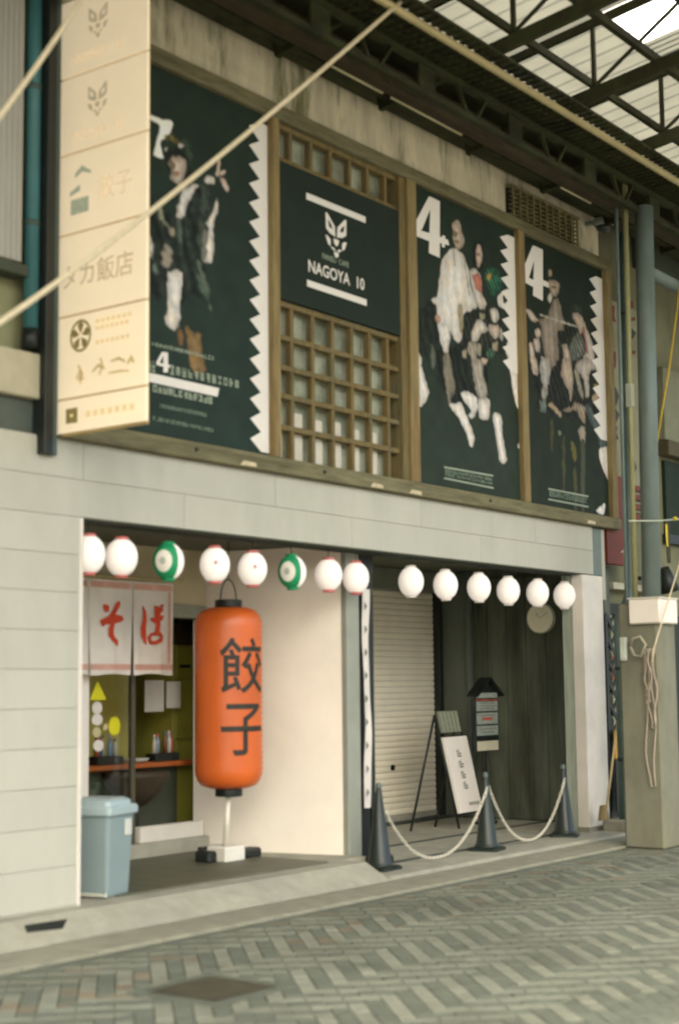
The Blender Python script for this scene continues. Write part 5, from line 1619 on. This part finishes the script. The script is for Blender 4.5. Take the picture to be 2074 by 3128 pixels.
# ribbed sheets, one object per sheet
M_ROOF = paper('roof_sheet', (0.110, 0.107, 0.085), 0.66, 0.5)
M_ROOFC = paper('clear_roof_sheet', (0.98, 0.95, 0.90), 0.97, 0.4)
def sheet(x0, x1, y0, y1, m, name='roof_sheet'):
    prof = []
    x = x0
    pit = (x1 - x0) / 6
    for k in range(6):
        prof += [(x, 0), (x + pit * 0.55, 0), (x + pit * 0.62, 0.013), (x + pit * 0.90, 0.013)]
        x += pit
    prof.append((x1, 0))
    vs = []
    for (px, dz) in prof:
        vs += [(px, y0, rz(y0) + 0.76 + dz), (px, y1, rz(y1) + 0.76 + dz)]
    MB().add(vs, [(2 * i, 2 * i + 1, 2 * i + 3, 2 * i + 2) for i in range(len(prof) - 1)]).build(name, m, ar)
for k in range(22):
    x0, x1 = xr[k], xr[k + 1]
    for (y0, y1) in ((0.70, -2.36), (-2.36, -5.3), (-5.3, -9.2)):
        if k == 15 and y0 == 0.70:
            sheet(x0, x1, y0, -1.72, M_ROOF)
            sheet(x0, x1 - 0.62, -1.72, y1, M_ROOFC, 'clear_roof_sheet')
            sheet(x1 - 0.62, x1, -1.72, y1, M_ROOF)
        else:
            sheet(x0, x1, y0, y1, M_ROOF)
MB().box(GX0, GX1, 0.52, 0.68, 6.9, 7.58).build('sky_blocker', M_STEEL, ar)  # hidden box added to block sky light showing behind the soffit
# closed dark soffit between the wall and the girder, gutter beam and walkway grating
MB().box(GX0, GX1, -0.98, 0.5, 7.30, 7.34).build('soffit', M_STEEL, ar)
MB().bev(GX0, GX1, -0.16, -0.04, 7.06, 7.28, 0.004).build('wall_channel', M_STEEL, ar)
MB().bev(GX0, GX1, -0.62, -0.50, 6.90, 7.10, 0.004).build('gutter_beam', mat('rust_steel', (0.045, 0.032, 0.014), 0.7, 0.3), ar)
MB().bev(GX0, GX1, -0.36, -0.27, 6.98, 7.04, 0.004).build('lamp_rail', M_STEEL, ar)
mb = MB()
for k in range(150):
    x = 4.0 + k * 0.11
    mb.bar((x, -1.06, 7.02), (x, -1.58, 7.03), 0.012, 0.03)
    if k % 3 == 0:
        mb.bar((x, -1.06, 7.03), (x + 0.33, -1.47, 7.06), 0.03, 0.012)
for y in (-1.12, -1.21, -1.30, -1.39, -1.46, -1.54, -1.58):
    mb.bar((4.0, y, 7.04), (20.5, y, 7.04), 0.02, 0.02)
tag(mb.build('walkway_grating', M_STEEL, ar), kind='stuff')
# fluorescent tubes, switched off, under the lamp rail
tube_labels = ['unlit fluorescent tube above the lattice window', 'unlit fluorescent tube above the third billboard', 'unlit fluorescent tube above the vent']
def zA(x, y): return ((900 + x / 2.6133) * 1568 / 2074, (y / 2.6133) * 1568 / 2074)
def z4(x, y): return ((1374 + x / 2.24) * 1568 / 2074, (y / 2.24) * 1568 / 2074)
for i, (pa, pb) in enumerate(((zA(300, 555), zA(700, 765)), (zA(770, 800), zA(1330, 1098)), (z4(760, 1305), z4(960, 1412)))):
    A, B = atY(*pa, -0.43), atY(*pb, -0.43)
    z = 6.945
    t = thing('tube_lamp', ((A.x + B.x) / 2, -0.43, z), tube_labels[i], 'lamp', 'tube lamps under the arcade edge')
    MB().tube([(A.x, -0.43, z), (B.x, -0.43, z)], 0.016, 10).build('tube', mat('lamp_tube', (0.66, 0.60, 0.36), 0.3, 0.03), t, None, True)
    MB().bev(A.x - 0.03, B.x + 0.03, -0.455, -0.405, z + 0.018, z + 0.055, 0.003).build('batten', M_STEEL, t)

# ------------------------------------------------------------------ arcade column
cl = thing('arcade_column', (14.30, -1.08, 0.0), 'grey-blue steel arcade column standing on a concrete plinth', 'column')
M_PLINTH = mat('plinth_concrete', (0.18, 0.175, 0.125), 0.85, 0.16, 4.0, (1, 1, 0.5), 0.15, 50, col2=(0.16, 0.15, 0.10), c2scale=1.5)
MB().bev(14.10, 14.52, -1.30, -0.86, 0.0, 2.46, 0.025).build('plinth', M_PLINTH, cl)
MB().tube([(14.45, -1.08, 2.46), (14.60, -1.08, 6.75)], 0.098, 20).build('shaft', M_GREYSTEEL, cl, None, True)
MB().bev(14.31, 14.59, -1.22, -0.94, 2.462, 2.49, 0.004).build('base_plate', M_GREYSTEEL, cl)
MB().tube([(14.57, -1.08, 6.05), (16.6, -1.08, 6.02), (18.0, -1.08, 6.0)], 0.07, 14).build('branch_pipe', M_GREYSTEEL, cl, None, True)
MB().tube([(14.36, -0.94, 2.47), (14.44, -0.94, 7.0)], 0.030, 10).build('thin_pipe', mat('thin_pipe', (0.28, 0.27, 0.13), 0.5, 0.1), cl, None, True)
MB().tube([(14.24, -0.90, 2.47), (14.30, -0.90, 6.7)], 0.020, 8).build('cable_duct', M_GREYSTEEL, cl, None, True)
MB().bev(14.365, 14.435, -0.975, -0.905, 4.55, 4.80, 0.004).build('pipe_joint', mat('pipe_joint', (0.42, 0.42, 0.33), 0.5), cl)
bx = thing('white_box', (14.25, -1.2, 2.24), 'white box fixed to the top of the column plinth', 'box')
MB().bev(14.03, 14.46, -1.36, -1.02, 2.25, 2.50, 0.012).build('body', mat('white_box', (0.80, 0.72, 0.64), 0.5, 0.03), bx)
MB().bev(14.02, 14.47, -1.37, -1.01, 2.502, 2.515, 0.003).build('lid', mat('white_box_lid', (0.72, 0.66, 0.58), 0.5), bx)
# hook and rope coiled on the plinth
rp = thing('hanging_rope', (14.07, -1.08, 0.95), 'faded pink rope hanging in loops on the column plinth', 'rope')
M_PROPE = mat('pink_rope', (0.36, 0.29, 0.23), 0.9, 0.15, 40.0)
MB().tube([(14.08, -1.18, 2.03), (14.04, -1.18, 2.03), (14.03, -1.18, 1.98)], 0.012, 8).build('hook', M_BLACK, rp, None, True)
for k, (y0, zb) in enumerate(((-1.16, 0.62), (-1.20, 1.20), (-1.18, 1.45))):
    pts = [(14.07 - 0.012 * k, y0 + 0.03 * sin(t * 0.9 + k) * (t / 12), 2.0 + (zb - 2.0) * t / 12) for t in range(13)]
    pts += [(14.06 - 0.012 * k, pts[-1][1] - 0.05, zb + 0.01)] + [(14.06 - 0.012 * k, pts[-1][1] - 0.055 + 0.02 * sin(t), zb + (2.0 - zb) * t / 10) for t in range(1, 11)]
    MB().tube(pts, 0.009, 7).build('strand', M_PROPE, rp, None, True)
mb = MB().tube([(14.06, -1.02, 2.02), (14.02, -1.06, 2.10), (14.03, -1.14, 2.12), (14.02, -1.20, 2.04), (14.04, -1.14, 1.92), (14.05, -1.06, 1.93), (14.05, -1.02, 2.02)], 0.014, 8)
mb.build('knot', mat('rope_knot', (0.36, 0.33, 0.24), 0.9), rp, None, True)
bk = tag(MB().bev(14.04, 14.09, -0.97, -0.90, 1.88, 2.12, 0.01).build('wall_bracket', mat('bracket_grey', (0.42, 0.44, 0.37), 0.5), None, (14.07, -0.94, 1.88)), 'pale metal bracket on the side of the column plinth', 'bracket')
# conduit between the pillar and the column
cd = thing('conduit', (15.3, -0.25, 0.0), 'dark green conduit with a kink rising beside the right pillar', 'pipe')
q = [atY(1437, 1925, -0.25), atY(1431, 1450, -0.25), atY(1429, 1400, -0.25), atY(1455, 1360, -0.25), atY(1456, 1300, -0.25), atY(1443, 560, -0.25)]
q[0].z = 0.06
MB().tube([(15.33, -0.25, 0.03), (15.33, -0.25, 2.22), (15.34, -0.25, 2.36), (15.62, -0.25, 2.62), (15.66, -0.25, 2.78), (15.74, -0.25, 6.9)], 0.05, 12).build('pipe', M_CONDUIT, cd, None, True)
for z in (0.8, 1.8, 3.6, 4.8, 5.9):
    x = 15.33 if z < 2.3 else 15.68 + (z - 2.8) * 0.015
    MB().tube([(x, -0.25, z), (x, -0.25, z + 0.035)], 0.056, 12).build('clamp', M_BLACK, cd, None, True)
MB().bev(15.10, 15.46, -0.42, -0.10, 0.025, 0.17, 0.015).build('foot_block', M_FILLET, cd)
wb = tag(MB().bev(14.62, 14.95, -1.75, -1.45, 0.0, 0.17, 0.02).build('white_kerb_block', mat('white_kerb_block', (0.58, 0.54, 0.42), 0.8), None, (14.8, -1.6, 0)), 'pale block on the ground right of the column plinth', 'block')

# ------------------------------------------------------------------ wires and ropes across the street
def sagline(A, B, M2, n=24):
    # quadratic through A, the middle M2 and B
    pts = []
    for k in range(n + 1):
        t = k / n
        pts.append(A * ((1 - t) * (1 - 2 * t)) + M2 * (4 * t * (1 - t)) + B * (t * (2 * t - 1)))
    return pts
A, B, M2 = atY(-120, 822, -2.30), atY(925, 4, -1.50), atY(400, 447, -1.90)
tag(MB().tube(sagline(A, B, M2), 0.017, 8).build('rope', M_ROPE, None, tuple(A), True), 'long cream rope slanting across the sign and first poster', 'rope')
A, B, M2 = atY(-100, 395, -2.30), atY(260, -115, -1.7), atY(86, 152, -2.0)
tag(MB().tube(sagline(A, B, M2), 0.015, 8).build('rope', M_ROPE, None, tuple(A), True), 'short cream rope slanting across the top left corner', 'rope')
M_YROPE = mat('yellow_rope', (0.42, 0.30, 0.04), 0.8, 0.1, 30)
A, B = atY(1572, 640, -1.2), atY(1512, 1045, -1.12)
tag(MB().tube([A, A.lerp(B, 0.5) + Vector((0.02, 0, -0.03)), B], 0.013, 8).build('rope', M_YROPE, None, tuple(B), True), 'yellow rope running down to the right side of the column', 'rope')
A, B = atY(1578, 1270, -1.45), atY(1508, 1500, -1.40)
tag(MB().tube([A, B, B + Vector((0.0, 0.02, -0.12))], 0.008, 8).build('rope', M_ROPE, None, tuple(B), True), 'thin tan rope passing in front of the white box', 'rope')
A, B = atY(1452, 1203, -1.16), atY(1590, 1197, -1.22)
wl = tag(MB().tube([A, A.lerp(B, 0.5) + Vector((0, 0, -0.012)), B], 0.007, 6).build('cord', mat('pale_cord', (0.5, 0.52, 0.42), 0.8), None, tuple(A), True), 'thin pale cord tied level round the column', 'cord')
p = atY(1558, 1198, -1.22)
MB().lathe([(0.012, -0.02), (0.022, -0.008), (0.022, 0.01), (0.012, 0.022)], (p.x, p.y, p.z), 10).build('yellow_knot', mat('yellow_knot', (0.60, 0.42, 0.02), 0.6), wl, None, True)

# ------------------------------------------------------------------ next building beyond the column
nb = thing('neighbour_building', (18.5, 0.4, 0.0), 'drab neighbouring shop beyond the column, with awnings and dark windows', 'building')
NBY = 0.30
M_NB = mat('drab_render', (0.17, 0.165, 0.095), 0.9, 0.16, 3.0, (1, 1, 0.5), col2=(0.11, 0.11, 0.065), c2scale=1.2)
MB().box(16.12, 26.0, NBY + 0.02, 0.7, 0.0, 9.0).build('wall', M_NB, nb)
MB().bev(17.2, 26.0, NBY - 0.25, NBY + 0.015, 6.9, 7.35, 0.01).build('eaves_band', M_SOFFIT, nb)
MB().bev(17.75, 26.0, NBY - 0.10, NBY + 0.015, 4.75, 5.7, 0.01).build('pale_panel', mat('pale_panel', (0.20, 0.20, 0.13), 0.8, 0.1), nb)
MB().bev(17.75, 26.0, NBY - 0.14, NBY + 0.015, 4.55, 4.745, 0.01).build('brown_band', mat('brown_band', (0.085, 0.07, 0.035), 0.8, 0.15), nb)
MB().box(17.85, 20.5, NBY - 0.03, NBY + 0.015, 3.55, 4.50).build('dark_window', mat('dark_window', (0.022, 0.034, 0.022), 0.7, spec=0.1), nb)
MB().bev(17.8, 20.6, NBY - 0.06, NBY + 0.015, 3.42, 3.545, 0.006).build('window_sill', M_BLACK, nb)
MB().box(16.15, 17.2, NBY - 0.01, NBY + 0.015, 0.1, 2.6).build('dark_doorway', mat('dark_doorway', (0.015, 0.018, 0.012), 0.6), nb)
MB().box(17.5, 20.0, NBY - 0.01, NBY + 0.015, 0.05, 2.5).build('dark_shopfront', MATS['dark_doorway'], nb)
MB().bev(16.12, 17.3, NBY - 0.12, NBY + 0.015, 2.76, 2.84, 0.006).build('pale_lintel', mat('pale_lintel', (0.38, 0.36, 0.26), 0.7), nb)
# vertical sign with brush lettering
vs_ = thing('vertical_sign', (16.5, 0.1, 3.2), 'tall narrow shop sign with red and black lettering behind the conduit', 'sign')
MB().bev(16.20, 17.10, 0.12, 0.20, 3.85, 6.25, 0.006).build('board', mat('sign_beige', (0.22, 0.21, 0.13), 0.7, 0.1), vs_)
MB().bev(16.20, 17.10, 0.115, 0.195, 3.70, 3.845, 0.006).build('lower_board', mat('sign_beige2', (0.18, 0.175, 0.11), 0.7, 0.1), vs_)
M_DRED = mat('sign_red', (0.13, 0.02, 0.008), 0.6, 0.15)
def on_vs(x, y):
    p = atY(x, y, 0.108)
    return (p.x, p.y, p.z)
brush(vs_, [[(1416, 706, 3), (1412, 722, 6), (1415, 738, 4), (1421, 742, 3)], [(1414, 812, 7), (1414, 832, 8), (1414, 850, 7)], [(1456, 695, 4), (1458, 712, 4)], [(1456, 738, 3), (1466, 736, 4)], [(1456, 815, 4), (1466, 813, 4)]], M_DRED, on_vs, 'brush_stroke')
brush(vs_, [[(1417, 895, 4), (1422, 915, 7), (1418, 935, 5)], [(1416, 945, 4), (1424, 958, 6), (1418, 975, 4)], [(1420, 985, 5), (1416, 1000, 6), (1424, 1015, 4)], [(1452, 760, 5), (1462, 770, 6), (1456, 782, 4)],
            [(1440, 1085, 4), (1446, 1100, 5), (1440, 1120, 4)], [(1458, 1060, 4), (1464, 1080, 5), (1458, 1100, 3)]], M_INK, on_vs, 'brush_stroke')
rs = thing('red_sign', (16.6, 0.0, 2.95), 'dark red signboard low behind the conduit', 'sign')
a0, a1 = atY(1402, 1250, 0.0), atY(1446, 1250, 0.0)
MB().bev(a0.x, a1.x + 0.25, 0.0, 0.06, 3.02, 3.62, 0.006).build('board', M_DRED, rs)
MB().bev(a0.x + 0.12, a1.x + 0.25, 0.03, 0.058, 3.625, 4.08, 0.006).build('upper_board', M_DRED, rs)
for py in (1130, 1150, 1172, 1195):
    p = atY(1470, py, 0.12)
    MB().bev(p.x - 0.10, p.x + 0.10, 0.085, 0.115, p.z - 0.035, p.z + 0.035, 0.006).build('red_character', M_DRED, rs)
p = atY(1440, 1268, -0.002)
MB().prism([(p.x - 0.1, -0.003, p.z - 0.05), (p.x + 0.08, -0.003, p.z - 0.03), (p.x + 0.1, -0.003, p.z + 0.06)], (0, -0.002, 0)).build('white_mark', M_PTEXT, rs)
# lattice screen
ls = thing('lattice_screen', (16.2, 0.15, 0.6), 'dark diagonal garden lattice leaning in the gap beside the pillar', 'lattice')
X0, X1, Zb, Zt = 15.75, 16.85, 0.95, 2.45
LYB = 0.12
sp_ = 0.25
k = -8
MB().box(X0, X1, LYB + 0.10, LYB + 0.12, Zb, Zt).build('backing', mat('lattice_lit_back', (0.55, 0.56, 0.36), 0.8, 0.25, 8.0), ls)  # light in the lattice holes put into this sheet's pale colour
for dz0, m_, h_ in ((1.72, mat('orange_poster', (0.52, 0.21, 0.10), 0.7, 0.2, 10), 0.26),):
    MB().box(X0 + 0.1, X1, LYB + 0.09, LYB + 0.099, dz0 - 0.02, dz0 + h_).build('poster_behind', m_, ls)
for s_ in (-1, 1):
    for k in range(-12, 16):
        c = X0 + k * sp_
        pts = []
        za, zb = Zb, Zt
        xa, xb = c, c + s_ * (Zt - Zb)
        # clip the slat to the panel
        t0, t1 = 0.0, 1.0
        if xa != xb:
            ta, tb = (X0 - xa) / (xb - xa), (X1 - xa) / (xb - xa)
            lo, hi = min(ta, tb), max(ta, tb)
            t0, t1 = max(t0, lo), min(t1, hi)
        if t1 - t0 < 0.05: continue
        A = Vector((xa + (xb - xa) * t0, LYB + 0.01 * s_, za + (zb - za) * t0))
        B = Vector((xa + (xb - xa) * t1, LYB + 0.01 * s_, za + (zb - za) * t1))
        MB().bar(A, B, 0.012, 0.05).build('slat', M_BLACK, ls)
MB().bev(X0 - 0.05, X0, LYB - 0.03, LYB + 0.05, 0.06, Zt, 0.004).build('frame', M_BLACK, ls)
# yellow panel and black chalkboard below, broom in front
yp = tag(MB().bev(15.72, 16.5, 0.02, 0.05, 0.80, 1.12, 0.006).build('yellow_panel', mat('yellow_panel', (0.42, 0.22, 0.02), 0.6, 0.1), None, (16.0, 0.03, 0.8)), 'mustard yellow panel low in the gap beside the pillar', 'panel')
bbd = thing('black_notice', (16.0, -0.02, 0.3), 'small black board with white lettering low in the gap', 'sign')
MB().bev(15.62, 16.35, -0.03, 0.0, 0.22, 0.78, 0.006).build('board', M_BLACK, bbd)
for k in range(3):
    for j in range(3):
        MB().box(15.78 + j * 0.15, 15.89 + j * 0.15, -0.033, -0.031, 0.58 - k * 0.14, 0.66 - k * 0.14 + 0.02 * (j % 2)).build('letter', M_PTEXT, bbd)
A, B = atY(1397, 1890, -0.2), atY(1432, 1610, -0.2)
A.z = max(A.z, 0.06)
br = tag(MB().tube([A, B], 0.014, 8).build('broom', mat('broom_handle', (0.42, 0.32, 0.16), 0.7), None, tuple(A), True), 'wooden broom handle leaning in the gap beside the pillar', 'broom')
MB().prism([A + Vector((-0.05, 0, 0.14)), A + Vector((0.05, 0, 0.14)), A + Vector((0.10, 0, -0.02)), A + Vector((-0.10, 0, -0.02))], (0, 0.04, 0)).build('bristles', mat('bristles', (0.20, 0.14, 0.06), 0.9), br)
# spotlight and yellow flag right of the column
fl = thing('flag', (17.6, -0.3, 2.9), 'narrow yellow and black flag hanging right of the column', 'flag')
A, B = atY(1536, 1205, -0.2), atY(1540, 1300, -0.2)
MB().prism([(A.x - 0.02, -0.2, A.z), (A.x + 0.12, -0.2, A.z), (B.x + 0.10, -0.2, B.z), (B.x + 0.02, -0.2, B.z)], (0, 0.01, 0)).build('cloth', mat('flag_dark', (0.04, 0.035, 0.01), 0.8), fl)
MB().prism([(A.x - 0.02, -0.202, A.z - 0.03), (A.x + 0.035, -0.202, A.z - 0.03), (A.x + 0.04, -0.202, B.z + 0.2), (A.x - 0.01, -0.202, B.z + 0.2)], (0, -0.004, 0)).build('yellow_edge', mat('flag_yellow', (0.55, 0.42, 0.03), 0.7), fl)
p = atY(1536, 1340, -0.1)
sl = thing('spotlight', (p.x, -0.1, p.z), 'black spotlight fixed right of the column above the plinth', 'spotlight')
MB().tube([(p.x - 0.05, -0.1, p.z + 0.14), (p.x + 0.02, -0.12, p.z - 0.02), (p.x + 0.05, -0.14, p.z - 0.14)], [0.07, 0.10, 0.12], 14).build('housing', M_BLACK, sl, None, True)
MB().bar((p.x, -0.1, p.z), (p.x, 0.32, p.z + 0.05), 0.05, 0.05).build('arm', M_BLACK, sl)
# drain opening below the left wall
dr = thing('drain_opening', (7.0, -0.2, 0.1), 'small dark drain opening at the foot of the left wall', 'drain')
def on_ramp(px, py):
    r = ray(px, py)
    n_ = Vector((0, -0.14, 0.24)).normalized()
    t = (Vector((0, -0.16, 0.17)) - CAM).dot(n_) / r.dot(n_)
    return CAM + r * t + n_ * 0.004
MB().prism([on_ramp(58, 2138), on_ramp(156, 2123), on_ramp(146, 2144), on_ramp(64, 2153)], (0, 0.004, -0.006)).build('dark_mouth', M_BLACK, dr)  # flat black sheet stands for the shade inside the opening
